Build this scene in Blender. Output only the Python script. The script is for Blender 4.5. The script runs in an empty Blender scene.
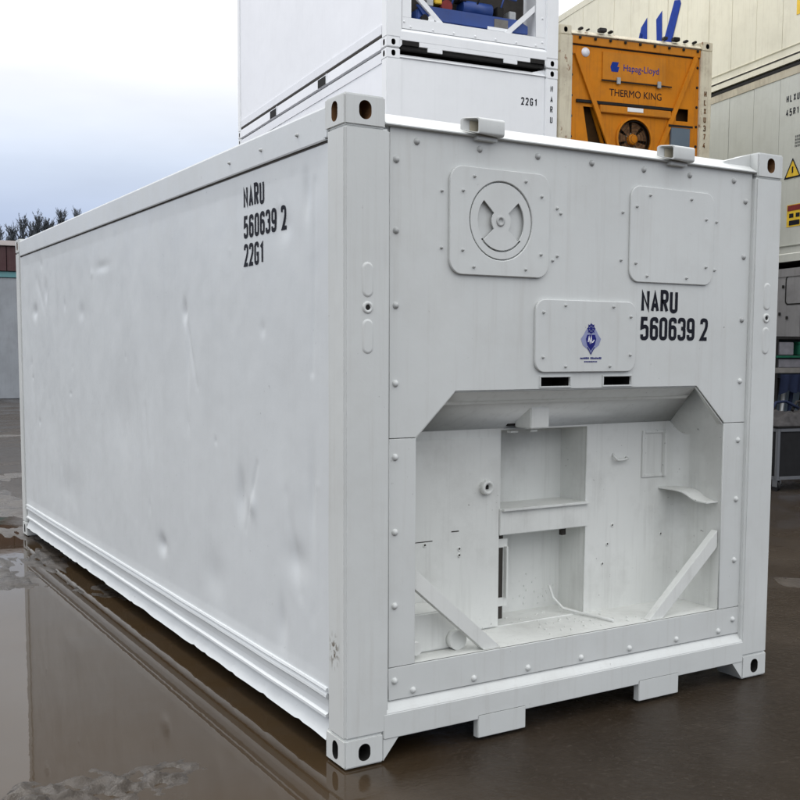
import bpy, bmesh, math, random
from mathutils import Vector, Matrix, noise

random.seed(7)
scene = bpy.context.scene
C = scene.collection
R = math.radians

# ------------------------------------------------------------------ camera
YAW, PITCH, ROLL = 0.5301, -0.0854, 0.0026
def cam_axes():
    cy, sy = math.cos(YAW), math.sin(YAW)
    f = Vector((sy*math.cos(PITCH), cy*math.cos(PITCH), math.sin(PITCH)))
    r = Vector((cy, -sy, 0)); u = r.cross(f)
    r2 = r*math.cos(ROLL)+u*math.sin(ROLL); u2 = u*math.cos(ROLL)-r*math.sin(ROLL)
    return r2, u2, f
cd = bpy.data.cameras.new('camera'); cam = bpy.data.objects.new('camera', cd); C.objects.link(cam)
r_, u_, f_ = cam_axes()
cam.matrix_world = Matrix(((r_.x, u_.x, -f_.x, -1.8538), (r_.y, u_.y, -f_.y, -3.4312), (r_.z, u_.z, -f_.z, 1.6345), (0, 0, 0, 1)))
cd.sensor_width = 36; cd.lens = 36*1029.87/800
cd.shift_x = 19.77/800; cd.shift_y = 39.25/800
cd.clip_start = 0.05; cd.clip_end = 3000
scene.camera = cam

# ------------------------------------------------------------------ light
SUN_EL, SUN_AZ = 60.0, -18.0          # azimuth measured from +Y towards +X
world = bpy.data.worlds.new("World"); scene.world = world; world.use_nodes = True
wt = world.node_tree; wn = wt.nodes; wl = wt.links; wn.clear()
wo = wn.new('ShaderNodeOutputWorld'); bg = wn.new('ShaderNodeBackground')
sky = wn.new('ShaderNodeTexSky'); sky.sky_type = 'NISHITA'; sky.sun_disc = False
sky.sun_elevation = R(SUN_EL); sky.sun_rotation = R(SUN_AZ)
geo = wn.new('ShaderNodeNewGeometry'); sep = wn.new('ShaderNodeSeparateXYZ')
tc = wn.new('ShaderNodeTexCoord')
wl.new(tc.outputs['Generated'], sep.inputs[0])
ramp = wn.new('ShaderNodeValToRGB')
wl.new(sep.outputs['Z'], ramp.inputs[0])
el = ramp.color_ramp.elements
el[0].position = 0.0; el[0].color = (.46, .55, .75, 1)
el[1].position = 1.0; el[1].color = (2.2, 2.22, 2.25, 1)
for pos, col in ((.12, (.53, .62, .82, 1)), (.17, (.70, .78, .93, 1)), (.24, (1.0, 1.02, 1.06, 1)), (.38, (1.68, 1.70, 1.74, 1))):
    e = el.new(pos); e.color = col
sc = wn.new('ShaderNodeMix'); sc.data_type = 'RGBA'; sc.blend_type = 'MULTIPLY'; sc.inputs[0].default_value = 1
wl.new(ramp.outputs[0], sc.inputs[6]); sc.inputs[7].default_value = (9.6, 9.6, 9.6, 1)
# soft cloud mottling
cn = wn.new('ShaderNodeTexNoise'); cn.inputs['Scale'].default_value = 2.6; cn.inputs['Detail'].default_value = 5
cmap = wn.new('ShaderNodeMapping'); cmap.inputs['Scale'].default_value = (1, 1, 3.5)
wl.new(tc.outputs['Generated'], cmap.inputs[0]); wl.new(cmap.outputs[0], cn.inputs['Vector'])
cr = wn.new('ShaderNodeMapRange'); cr.inputs[1].default_value = .35; cr.inputs[2].default_value = .65
cr.inputs[3].default_value = .9; cr.inputs[4].default_value = 1.08
wl.new(cn.outputs['Fac'], cr.inputs[0])
sc2 = wn.new('ShaderNodeMix'); sc2.data_type = 'RGBA'; sc2.blend_type = 'MULTIPLY'; sc2.inputs[0].default_value = 1
wl.new(sc.outputs[2], sc2.inputs[6]); wl.new(cr.outputs[0], sc2.inputs[7])
mx = wn.new('ShaderNodeMix'); mx.data_type = 'RGBA'; mx.inputs[0].default_value = .93
wl.new(sky.outputs[0], mx.inputs[6]); wl.new(sc2.outputs[2], mx.inputs[7])
wl.new(mx.outputs[2], bg.inputs[0]); bg.inputs[1].default_value = 0.1
wl.new(bg.outputs[0], wo.inputs[0])
sd = bpy.data.lights.new('sun', 'SUN'); sun = bpy.data.objects.new('sun', sd); C.objects.link(sun)
sd.energy = 1.2; sd.angle = R(14); sd.color = (1, .97, .93)
sdir = Vector((math.sin(R(SUN_AZ))*math.cos(R(SUN_EL)), math.cos(R(SUN_AZ))*math.cos(R(SUN_EL)), math.sin(R(SUN_EL))))
sun.rotation_euler = sdir.to_track_quat('Z', 'Y').to_euler()
scene.view_settings.view_transform = 'Standard'; scene.view_settings.look = 'None'
scene.view_settings.exposure = 0.1; scene.view_settings.gamma = 1
scene.view_settings.use_curve_mapping = False
scene.render.engine = 'CYCLES'

# ------------------------------------------------------------------ materials
def new_mat(name):
    m = bpy.data.materials.new(name); m.use_nodes = True
    nt = m.node_tree; nt.nodes.clear()
    o = nt.nodes.new('ShaderNodeOutputMaterial'); b = nt.nodes.new('ShaderNodeBsdfPrincipled')
    nt.links.new(b.outputs[0], o.inputs[0])
    return m, nt, b
def nnoise(nt, scale, detail=4, mapping=None, rough=.55, co=None):
    n = nt.nodes.new('ShaderNodeTexNoise'); n.inputs['Scale'].default_value = scale
    n.inputs['Detail'].default_value = detail; n.inputs['Roughness'].default_value = rough
    g = co
    if g is None:
        g = nt.nodes.new('ShaderNodeNewGeometry').outputs['Position']
    if mapping:
        mp = nt.nodes.new('ShaderNodeMapping'); mp.inputs['Scale'].default_value = mapping
        nt.links.new(g, mp.inputs[0]); g = mp.outputs[0]
    nt.links.new(g, n.inputs['Vector'])
    return n.outputs['Fac']
def mrange(nt, s, a, b, c=0., d=1., smooth=False):
    n = nt.nodes.new('ShaderNodeMapRange')
    if smooth: n.interpolation_type = 'SMOOTHSTEP'
    for i, v in enumerate((a, b, c, d)): n.inputs[i+1].default_value = v
    nt.links.new(s, n.inputs[0]); return n.outputs[0]
def mixc(nt, f, a, b, mode='MIX'):
    n = nt.nodes.new('ShaderNodeMix'); n.data_type = 'RGBA'; n.blend_type = mode
    for i, v in ((0, f), (6, a), (7, b)):
        if isinstance(v, (int, float)): n.inputs[i].default_value = v
        elif isinstance(v, tuple): n.inputs[i].default_value = (*v, 1) if len(v) == 3 else v
        else: nt.links.new(v, n.inputs[i])
    return n.outputs[2]
def mth(nt, op, a, b=None):
    n = nt.nodes.new('ShaderNodeMath'); n.operation = op
    for i, v in enumerate((a, b)):
        if v is None: continue
        if isinstance(v, (int, float)): n.inputs[i].default_value = v
        else: nt.links.new(v, n.inputs[i])
    return n.outputs[0]
def bump(nt, b, h, strength, dist):
    n = nt.nodes.new('ShaderNodeBump'); n.inputs['Strength'].default_value = strength; n.inputs['Distance'].default_value = dist
    nt.links.new(h, n.inputs['Height'])
    return n
def paint(name, col, rough=.42, dirt=(.25, .23, .2), dirt_amt=.12, streak=.1, rust=0., var=.06, wave=.0, rustcol=(.16, .065, .025), specks=0., spec=.5):
    m, nt, b = new_mat(name)
    v = nnoise(nt, 1.3, 5)
    c = mixc(nt, mrange(nt, v, .3, .7), tuple(x*(1-var) for x in col), tuple(min(1, x*(1+var*.5)) for x in col))
    if dirt_amt:
        d = mth(nt, 'MULTIPLY', mrange(nt, nnoise(nt, 3.1, 8, rough=.68), .48, .8), dirt_amt*2)
        c = mixc(nt, d, c, dirt)
    if streak:
        s = mth(nt, 'MULTIPLY', mrange(nt, nnoise(nt, 3.0, 6, (9, 9, .45), .65), .52, .82), streak*2)
        c = mixc(nt, s, c, dirt)
    if specks:
        s = mth(nt, 'MULTIPLY', mrange(nt, nnoise(nt, 42, 3), .70, .74), mrange(nt, nnoise(nt, 2.2, 2), .5, .62))
        c = mixc(nt, mth(nt, 'MULTIPLY', s, specks), c, (.07, .06, .05))
    if rust:
        a = mrange(nt, nnoise(nt, 5.0, 9, (1, 1, .7), .72), .72-rust*.25, .76-rust*.25)
        c = mixc(nt, a, c, mixc(nt, nnoise(nt, 30, 4), rustcol, tuple(x*2 for x in rustcol)))
    nt.links.new(c, b.inputs['Base Color'])
    r = mrange(nt, nnoise(nt, 6, 5), .3, .7, max(.05, rough-.07), rough+.1)
    nt.links.new(r, b.inputs['Roughness'])
    b.inputs['Specular IOR Level'].default_value = spec
    fine = bump(nt, b, nnoise(nt, 90, 3), .10, .002)
    last = fine
    if wave:
        w = bump(nt, b, nnoise(nt, 2.6, 4), wave, .03); nt.links.new(fine.outputs[0], w.inputs['Normal']); last = w
    nt.links.new(last.outputs[0], b.inputs['Normal'])
    return m
WHITE = paint('white_paint_front', (.605, .620, .604), .42, (.22, .17, .12), dirt_amt=.06, streak=.08, var=.06, wave=.08, specks=.5, rust=.02)  # greyer than the stack's white: shade of unbuilt container rows put into it
SIDEW = paint('white_paint_side', (.632, .655, .662), .36, (.38, .38, .37), .05, .05, var=.04, wave=.10, specks=.3)  # same paint as the front, with bluer light from the left put into it
INNER = paint('white_paint_recess', (.69, .70, .67), .5, (.20, .19, .16), .15, .12, var=.07, wave=.12, specks=.75)
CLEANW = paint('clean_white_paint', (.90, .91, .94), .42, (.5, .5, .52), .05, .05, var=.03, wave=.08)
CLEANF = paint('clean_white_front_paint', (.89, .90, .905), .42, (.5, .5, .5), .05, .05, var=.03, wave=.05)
ORANGE = paint('orange_paint', (.66, .225, .008), .6, (.12, .05, .02), .16, .22, rust=.10, var=.15, spec=.2)
ORANGE2 = paint('worn_orange_paint', (.62, .225, .015), .6, (.2, .09, .03), .2, .2, rust=.2, var=.15, spec=.2)
CREAM = paint('rusty_cream_paint', (.72, .66, .50), .55, (.25, .16, .09), .3, .3, rust=.5, var=.12)
BEIGE = paint('beige_paint', (.70, .67, .54), .5, (.33, .29, .2), .12, .16, rust=.03, var=.06)
BEIGE2 = paint('grey_beige_paint', (.53, .54, .495), .5, (.25, .24, .2), .12, .12, rust=.02, var=.06)
RAILB = paint('weathered_rail_paint', (.52, .47, .36), .6, (.12, .09, .06), .25, .25, rust=.28, var=.15)
GREYW = paint('grimy_grey_paint', (.25, .245, .25), .55, (.1, .09, .09), .25, .2, rust=.12, var=.12)
MAROON = paint('maroon_cladding', (.055, .018, .02), .6, dirt_amt=.05, streak=.05, wave=.0)
TEAL = paint('teal_trim', (.10, .26, .28), .6, dirt_amt=.1)
WALLG = paint('grey_plaster', (.30, .32, .345), .75, (.16, .16, .16), .15, .2, var=.1)
TRIMP = paint('pale_trim', (.55, .5, .48), .6, dirt_amt=.1)
BLUE = paint('blue_machine_paint', (.012, .055, .26), .4, (.02, .02, .03), .2, .1, var=.2)
GREYM = paint('grey_frame_metal', (.105, .11, .12), .45, dirt_amt=.15)
SLATE = paint('slate_blue_sheet', (.11, .15, .19), .5, dirt_amt=.1)
def flat(name, col, rough=.6, metal=0, vary=.15):
    m, nt, b = new_mat(name)
    c = mixc(nt, mrange(nt, nnoise(nt, 14, 5), .3, .7), tuple(x*(1-vary) for x in col), tuple(min(1, x*(1+vary)) for x in col))
    nt.links.new(c, b.inputs['Base Color']); b.inputs['Roughness'].default_value = rough; b.inputs['Metallic'].default_value = metal; b.inputs['Specular IOR Level'].default_value = .15 if max(col) < .3 else .4
    return m
INK = flat('black_lettering', (.008, .009, .016), .6)
BLUEINK = flat('blue_lettering', (.006, .035, .26), .6)
LOGOBLUE = flat('dark_blue_print', (.012, .015, .16), .45)
LOGOPALE = flat('pale_blue_print', (.24, .26, .42), .5)
WHITEINK = flat('white_print', (.8, .8, .85), .5)
YELLOW = flat('yellow_sticker', (.72, .47, .03), .5)
BLACK = flat('black_shadow_steel', (.02, .019, .018), .7)
UNDER = flat('dark_underbody', (.05, .045, .04), .8)
RUBBER = flat('black_rubber', (.015, .015, .016), .6)
BROWNR = flat('rusty_casting_inside', (.16, .085, .04), .85, vary=.6)
GREENM = flat('green_plastic', (.015, .10, .06), .5)
NAVY = flat('navy_cloth', (.014, .02, .045), .85)
BROWNT = flat('brown_tarpaulin', (.048, .045, .045), .75, vary=.3)
REDB = flat('red_brown_part', (.2, .03, .03), .5)
CARD = flat('pale_carton', (.19, .18, .165), .8)
PALEG = flat('pale_grey_plastic', (.20, .195, .21), .5)
GALV = flat('galvanised_steel', (.38, .39, .39), .4, .3)
# scraped patch on the near post
def post_paint():
    m = WHITE.copy(); m.name = 'scraped_post_paint'; nt = m.node_tree
    b = [n for n in nt.nodes if n.type == 'BSDF_PRINCIPLED'][0]
    src = b.inputs['Base Color'].links[0].from_socket
    g = nt.nodes.new('ShaderNodeNewGeometry').outputs['Position']
    vm = nt.nodes.new('ShaderNodeVectorMath'); vm.operation = 'SUBTRACT'; vm.inputs[1].default_value = (0.0, .088, .455)
    nt.links.new(g, vm.inputs[0])
    sp = nt.nodes.new('ShaderNodeVectorMath'); sp.operation = 'MULTIPLY'; sp.inputs[1].default_value = (8., 24, 15)
    nt.links.new(vm.outputs[0], sp.inputs[0])
    ln = nt.nodes.new('ShaderNodeVectorMath'); ln.operation = 'LENGTH'; nt.links.new(sp.outputs[0], ln.inputs[0])
    near = mrange(nt, ln.outputs['Value'], .3, 1.3, 1, 0)
    s = mth(nt, 'MULTIPLY', near, mrange(nt, nnoise(nt, 38, 4, (1, 1.6, .8)), .50, .56))
    c = mixc(nt, s, src, (.14, .115, .085))
    nt.links.new(c, b.inputs['Base Color'])
    return m
POSTM = post_paint()

def mud_mat():
    m, nt, b = new_mat('wet_mud')
    c = mixc(nt, mrange(nt, nnoise(nt, .6, 6), .35, .65), (.020, .0155, .0115), (.050, .040, .031))
    c = mixc(nt, mrange(nt, nnoise(nt, 9, 8, rough=.7), .45, .75), c, (.070, .058, .047))
    c = mixc(nt, mth(nt, 'MULTIPLY', mrange(nt, nnoise(nt, 24, 4), .6, .68), .7), c, (.02, .017, .015))
    nt.links.new(c, b.inputs['Base Color'])
    nt.links.new(mrange(nt, nnoise(nt, 3.5, 6), .35, .62, .10, .5), b.inputs['Roughness'])
    b.inputs['Specular IOR Level'].default_value = .3
    b1 = bump(nt, b, nnoise(nt, 18, 8, rough=.65), .55, .02)
    b2 = bump(nt, b, nnoise(nt, 3, 4, (1, 3, 1)), .35, .05); nt.links.new(b1.outputs[0], b2.inputs['Normal'])
    nt.links.new(b2.outputs[0], b.inputs['Normal'])
    return m
def water_mat():
    m, nt, b = new_mat('muddy_water')
    g = nt.nodes.new('ShaderNodeNewGeometry').outputs['Position']
    sp = nt.nodes.new('ShaderNodeSeparateXYZ'); nt.links.new(g, sp.inputs[0])
    # silt: lighter in the wide puddle along the long side, darker in front of the short end
    side = mrange(nt, mth(nt, 'ADD', sp.outputs['X'], mrange(nt, nnoise(nt, 1.4, 5), 0, 1, -.45, .45)), -.05, .75, smooth=True)
    c = mixc(nt, side, (.040, .0260, .0135), (.0265, .0190, .0125))
    c = mixc(nt, mrange(nt, nnoise(nt, 1.7, 8, rough=.66), .42, .72, 0, .6), c, (.046, .036, .027))
    c = mixc(nt, mth(nt, 'MULTIPLY', mrange(nt, nnoise(nt, 55, 5, rough=.7), .55, .68), mth(nt, 'MULTIPLY', side, .55)), c, (.075, .062, .050))
    nt.links.new(c, b.inputs['Base Color'])
    b.inputs['IOR'].default_value = 1.33
    nt.links.new(mrange(nt, side, 0, 1, .37, .12), b.inputs['Specular IOR Level'])
    nt.links.new(mixc(nt, side, (.02, .02, .02), mixc(nt, mrange(nt, nnoise(nt, 1.1, 5), .4, .6), (.10, .1, .1), (.3, .3, .3))), b.inputs['Roughness'])
    bb = bump(nt, b, nnoise(nt, 7, 3), .015, .02)
    b2 = bump(nt, b, mth(nt, 'MULTIPLY', nnoise(nt, 14, 9, rough=.7), side), .55, .014)
    nt.links.new(bb.outputs[0], b2.inputs['Normal'])
    nt.links.new(b2.outputs[0], b.inputs['Normal'])
    return m
MUD = mud_mat(); WATER = water_mat()

# ------------------------------------------------------------------ helpers
def link(name, mesh, parent=None, kind=None, label=None):
    o = bpy.data.objects.new(name, mesh); C.objects.link(o)
    if parent: o.parent = parent
    if kind: o['kind'] = kind
    if label: o['label'] = label
    return o
def thing(name, label, cat, loc=(0, 0, 0), rz=0, group=None):
    o = bpy.data.objects.new(name, None); C.objects.link(o); o.empty_display_size = .1
    o.location = loc; o.rotation_euler = (0, 0, rz)
    o['label'] = label; o['category'] = cat
    if group: o['group'] = group
    return o
def fin(bm, name, mats, smooth=False):
    me = bpy.data.meshes.new(name); bmesh.ops.recalc_face_normals(bm, faces=bm.faces) if False else None
    bm.to_mesh(me); bm.free()
    for m in (mats if isinstance(mats, (list, tuple)) else [mats]): me.materials.append(m)
    if smooth:
        for p in me.polygons: p.use_smooth = True
    return me
def box(bm, x0, x1, y0, y1, z0, z1, bev=0, mi=0, seg=2):
    t = bmesh.new()
    bmesh.ops.create_cube(t, size=1)
    for v in t.verts:
        v.co = Vector(((x0+x1)/2+v.co.x*(x1-x0), (y0+y1)/2+v.co.y*(y1-y0), (z0+z1)/2+v.co.z*(z1-z0)))
    if bev: bmesh.ops.bevel(t, geom=list(t.edges), offset=bev, segments=seg, affect='EDGES')
    merge(bm, t, mi)
def merge(bm, t, mi=0, M=None):
    vm = {}
    for v in t.verts: vm[v] = bm.verts.new(M @ v.co if M else v.co)
    for f in t.faces:
        try:
            nf = bm.faces.new([vm[v] for v in f.verts]); nf.material_index = mi; nf.smooth = f.smooth
        except ValueError: pass
    t.free()
def boxo(name, dims, mat, parent, bev=0, label=None):
    bm = bmesh.new(); box(bm, *dims, bev=bev)
    return link(name, fin(bm, name, mat), parent, label=label)
def prism(bm, pts, a, b, axis='y', mi=0, bev=0):
    """extrude polygon pts along axis; pts are (x,z) for y, (y,z) for x, (x,y) for z"""
    t = bmesh.new()
    def P(p, s):
        return {'y': (p[0], s, p[1]), 'x': (s, p[0], p[1]), 'z': (p[0], p[1], s)}[axis]
    A = [t.verts.new(P(p, a)) for p in pts]; B = [t.verts.new(P(p, b)) for p in pts]
    n = len(pts)
    t.faces.new(A); t.faces.new(B[::-1])
    for i in range(n): t.faces.new((A[i], B[i], B[(i+1) % n], A[(i+1) % n]))
    bmesh.ops.recalc_face_normals(t, faces=t.faces)
    if bev: bmesh.ops.bevel(t, geom=list(t.edges), offset=bev, segments=2, affect='EDGES')
    merge(bm, t, mi)
def cyl(bm, c, r, h, axis='y', n=16, r2=None, mi=0, smooth=True):
    t = bmesh.new()
    bmesh.ops.create_cone(t, cap_ends=True, segments=n, radius1=r, radius2=r if r2 is None else r2, depth=h)
    if smooth:
        for f in t.faces:
            if len(f.verts) == 4: f.smooth = True
    M = Matrix.Translation(c) @ {'z': Matrix(), 'y': Matrix.Rotation(R(90), 4, 'X'), 'x': Matrix.Rotation(R(90), 4, 'Y')}[axis]
    merge(bm, t, mi, M)
def lathe(bm, c, prof, n=12, mi=0):
    """profile (radius, -y offset) turned about an axis pointing to -y"""
    rings = []
    for r, d in prof:
        if r < 1e-6: rings.append([bm.verts.new((c[0], c[1]-d, c[2]))])
        else: rings.append([bm.verts.new((c[0]+r*math.cos(2*math.pi*k/n), c[1]-d, c[2]+r*math.sin(2*math.pi*k/n))) for k in range(n)])
    for a, b in zip(rings, rings[1:]):
        for k in range(n):
            k2 = (k+1) % n
            vs = [a[k % len(a)], a[k2 % len(a)], b[k2 % len(b)], b[k % len(b)]]
            u = []
            for v in vs:
                if v not in u: u.append(v)
            if len(u) > 2:
                f = bm.faces.new(u); f.smooth = True; f.material_index = mi
def tube(bm, pts, r, n=8, mi=0):
    pts = [Vector(p) for p in pts]; rings = []
    for i, p in enumerate(pts):
        d = (pts[min(i+1, len(pts)-1)]-pts[max(i-1, 0)]).normalized()
        a = d.cross(Vector((0, 0, 1)));
        if a.length < .01: a = d.cross(Vector((1, 0, 0)))
        a.normalize(); b = d.cross(a); rr = r[i] if isinstance(r, list) else r
        rings.append([bm.verts.new(p+rr*(a*math.cos(2*math.pi*k/n)+b*math.sin(2*math.pi*k/n))) for k in range(n)])
    for A, B in zip(rings, rings[1:]):
        for k in range(n):
            f = bm.faces.new((A[k], A[(k+1) % n], B[(k+1) % n], B[k])); f.smooth = True; f.material_index = mi
    bm.faces.new(rings[0][::-1]); bm.faces.new(rings[-1])
def rrect(x0, x1, z0, z1, r, n=6):
    o = []
    for cx, cz, a in ((x1-r, z1-r, 0), (x0+r, z1-r, 90), (x0+r, z0+r, 180), (x1-r, z0+r, 270)):
        for k in range(n+1):
            t = R(a+90*k/n); o.append((cx+r*math.cos(t), cz+r*math.sin(t)))
    return o
def circ(cx, cz, r, n=40, a0=0, a1=360):
    k = n if a1-a0 >= 360 else n+1
    return [(cx+r*math.cos(R(a0+(a1-a0)*i/n)), cz+r*math.sin(R(a0+(a1-a0)*i/n))) for i in range(k)]
def plate_mesh(name, outer, holes, y0, y1, mat, bev=0.0, res=1):
    """a sheet in the x-z plane between y0 (front) and y1 with holes"""
    cu = bpy.data.curves.new('tmp', 'CURVE'); cu.dimensions = '2D'; cu.fill_mode = 'BOTH'
    cu.extrude = (y1-y0)/2-bev; cu.bevel_depth = bev; cu.bevel_resolution = res; cu.offset = -bev
    for pts in [outer]+holes:
        s = cu.splines.new('POLY'); s.points.add(len(pts)-1); s.use_cyclic_u = True
        for i, q in enumerate(pts): s.points[i].co = (q[0], q[1], 0, 1)
    o = bpy.data.objects.new('tmp', cu)
    me = bpy.data.meshes.new_from_object(o); me.name = name
    bpy.data.objects.remove(o); bpy.data.curves.remove(cu)
    M = Matrix(((1, 0, 0, 0), (0, 0, -1, (y0+y1)/2), (0, 1, 0, 0), (0, 0, 0, 1)))
    me.transform(M)
    me.materials.clear(); me.materials.append(mat)
    return me
def plate(name, outer, holes, y0, y1, mat, parent, bev=0.0, label=None):
    return link(name, plate_mesh(name, outer, holes, y0, y1, mat, bev), parent, label=label)

# ---- stencil lettering -----------------------------------------------------
W_ = .315
def rnd(pts, rad, closed=False, n=5):
    """pts with flag r -> rounded corners"""
    out = []; N = len(pts)
    for i, p in enumerate(pts):
        P = Vector(p[:2]); rr = rad*(1 if len(p) > 2 else 0)
        if rr == 0 or (not closed and i in (0, N-1)): out.append(P); continue
        A = Vector(pts[i-1][:2]); B = Vector(pts[(i+1) % N][:2])
        da, db = A-P, B-P; l = min(rr, da.length*.5, db.length*.5)
        a = P+da.normalized()*l; b = P+db.normalized()*l
        for k in range(n+1):
            t = k/n; out.append(a*(1-t)**2+P*2*t*(1-t)+b*t*t)
    return out
w = W_
GL = {
 'N': [([(0, 0), (0, 1), (w, 0), (w, 1)], 0)],
 'A': [([(0, 0), (w/2, 1), (w, 0)], 0), ([(.09, .28), (w-.09, .28)], 0)],
 'R': [([(0, 0), (0, 1), (w, 1, 1), (w, .5, 1), (0, .5)], 0), ([(w*.45, .5), (w, 0)], 0)],
 'U': [([(0, 1), (0, 0, 1), (w, 0, 1), (w, 1)], 0)],
 '5': [([(w, 1), (0.02, 1), (0, .55), (w*.6, .62, 1), (w, .55, 1), (w, 0, 1), (0, 0, 1), (0, .2)], 0)],
 '6': [([(0, 0, 1), (w, 0, 1), (w, .6, 1), (0, .6, 1)], 1), ([(0, .3), (0, 1, 1), (w, 1, 1), (w, .8)], 0)],
 '9': [([(0, 1, 1), (w, 1, 1), (w, .4, 1), (0, .4, 1)], 1), ([(w, .7), (w, 0, 1), (0, 0, 1), (0, .2)], 0)],
 '0': [([(0, 0, 1), (w, 0, 1), (w, 1, 1), (0, 1, 1)], 1)],
 '3': [([(0, .8), (0, 1, 1), (w, 1, 1), (w, .53, 1), (.13, .53)], 0), ([(.13, .53), (w, .53, 1), (w, 0, 1), (0, 0, 1), (0, .2)], 0)],
 '2': [([(0, .78), (0, 1, 1), (w, 1, 1), (w, .6, 1), (0, 0), (w+.03, 0)], 0)],
 'G': [([(w, .8), (w, 1, 1), (0, 1, 1), (0, 0, 1), (w, 0, 1), (w, .47), (w*.5, .47)], 0)],
 '1': [([(0.03, .78), (w*.62, 1), (w*.62, 0)], 0)],
 'H': [([(0, 0), (0, 1)], 0), ([(w, 0), (w, 1)], 0), ([(0, .5), (w, .5)], 0)],
 'L': [([(0, 1), (0, 0), (w, 0)], 0)],
 'X': [([(0, 0), (w, 1)], 0), ([(0, 1), (w, 0)], 0)],
 '4': [([(w*.7, 1), (0, .3), (w, .3)], 0), ([(w*.75, .55), (w*.75, 0)], 0)],
 '7': [([(0, 1), (w, 1), (w*.35, 0)], 0)],
 '8': [([(0, 0, 1), (w, 0, 1), (w, .53, 1), (0, .53, 1)], 1), ([(.02, .53, 1), (w-.02, .53, 1), (w-.02, 1, 1), (.02, 1, 1)], 1)],
}
def stroke(bm, pts, closed, wd, M, mi=0):
    n = len(pts); L = []; Rr = []
    for i, p in enumerate(pts):
        a = pts[i-1] if (i > 0 or closed) else None; b = pts[(i+1) % n] if (i < n-1 or closed) else None
        d1 = (p-a).normalized() if a is not None and (p-a).length > 1e-6 else None
        d2 = (b-p).normalized() if b is not None and (b-p).length > 1e-6 else None
        d1 = d1 or d2; d2 = d2 or d1
        n1 = Vector((-d1.y, d1.x)); n2 = Vector((-d2.y, d2.x)); m = (n1+n2)
        if m.length < .2: m = n1
        m.normalize(); k = wd/2/max(.30, m.dot(n1))
        L.append(bm.verts.new(M @ Vector((p.x+m.x*k, 0, p.y+m.y*k)))); Rr.append(bm.verts.new(M @ Vector((p.x-m.x*k, 0, p.y-m.y*k))))
    for i in range(n if closed else n-1):
        j = (i+1) % n
        f = bm.faces.new((L[i], Rr[i], Rr[j], L[j])); f.material_index = mi
def text_mesh(name, s, h, adv, mat, vertical=False, wd=.165, gap=.5):
    """text in the x-z plane facing -y, origin at the bottom left"""
    bm = bmesh.new(); x = 0; z = 0
    for ch in s:
        if ch == ' ': x += adv*gap; continue
        for si, (pts, cl) in enumerate(GL[ch]):
            q = rnd(pts, .17, cl)
            inner = 1-wd
            q = [Vector((p.x*h+wd*h/2, p.y*inner*h+wd*h/2)) for p in q]
            n0 = len(bm.verts); stroke(bm, q, bool(cl), wd*h, Matrix.Translation((x, -.0003*si, z)))
            bm.verts.ensure_lookup_table()
            for v in bm.verts[n0:]: v.co.z = min(z+h, max(z, v.co.z))
        if vertical: z -= adv
        else: x += adv
    return fin(bm, name, mat)
def font_mesh(name, s, size, mat, extr=.001):
    cu = bpy.data.curves.new('tmp', 'FONT'); cu.body = s; cu.size = size; cu.extrude = extr; cu.resolution_u = 3; cu.offset = 0.0
    o = bpy.data.objects.new('tmp', cu); me = bpy.data.meshes.new_from_object(o); me.name = name
    bpy.data.objects.remove(o); bpy.data.curves.remove(cu)
    me.transform(Matrix.Rotation(R(90), 4, 'X')); me.materials.clear(); me.materials.append(mat)
    return me
SIDE_T = Matrix.Rotation(R(-90), 4, 'Z')     # text facing -x, reading towards -y (near)

# ------------------------------------------------------------------ shared small meshes
def bolt_mesh(r=.011, mat=WHITE):
    bm = bmesh.new()
    lathe(bm, (0, 0, 0), [(r*1.25, 0), (r*1.25, .002), (r, .003), (r*.95, .007), (r*.6, .0105), (0, .0115)], 10)
    return fin(bm, 'bolt', mat)
def casting_mesh(matout, matin):
    """178 x 162 x 118 mm corner fitting, near-left-top one: outer faces at x=0, y=0, z=0(top)"""
    bm = bmesh.new(); box(bm, 0, .178, 0, .162, -.118, 0, bev=.007, seg=2)
    me = fin(bm, 'corner_casting', [matout, matin]); o = bpy.data.objects.new('t', me); C.objects.link(o)
    b2 = bmesh.new()
    prism(b2, rrect(.062, .116, -.092, -.022, .026), -.02, .075, 'y')             # front
    prism(b2, rrect(.055, .104, -.096, -.020, .0244), -.02, .050, 'x')            # side
    cm = fin(b2, 'c', [matin]); co = bpy.data.objects.new('c', cm); C.objects.link(co)
    md = o.modifiers.new('b', 'BOOLEAN'); md.object = co; md.operation = 'DIFFERENCE'; md.solver = 'EXACT'; md.use_self = True
    dg = bpy.context.evaluated_depsgraph_get(); res = bpy.data.meshes.new_from_object(o.evaluated_get(dg))
    bpy.data.objects.remove(o); bpy.data.objects.remove(co)
    res.materials.clear(); res.materials.append(matout); res.materials.append(matin); res.name = 'corner_casting'
    for p in res.polygons:
        c = p.center
        ins = .0085 < c.x < .1695 and .0085 < c.y < .1535 and -.1095 < c.z < -.0085
        p.material_index = 1 if ins else 0
    return res
def put_castings(root, L, Hh, mesh_top, mesh_bot, W=2.438, z0=0, ybot=0):
    for zz, sz, me in ((Hh, 1, mesh_top), (0, -1, mesh_bot)):
        for x, sx in ((0, 1), (W, -1)):
            for y, sy in ((0, 1), (L, -1)):
                o = link('corner_casting', me, root); o.location = (x, y, zz); o.scale = (sx, sy, sz)
WHITER = paint('chipped_white_paint', (.605, .620, .604), .42, (.22, .17, .12), dirt_amt=.12, streak=.10, var=.06, specks=.8, rust=.13, rustcol=(.22, .12, .06))
CAST_RUST = casting_mesh(WHITER, BROWNR)
CAST_W = casting_mesh(WHITE, BLACK)
CAST_C = casting_mesh(CLEANF, BLACK)
CAST_CREAM = casting_mesh(CREAM, BLACK)
CAST_BG = casting_mesh(BEIGE2, BLACK)

W, L, H = 2.438, 6.058, 2.591

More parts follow.
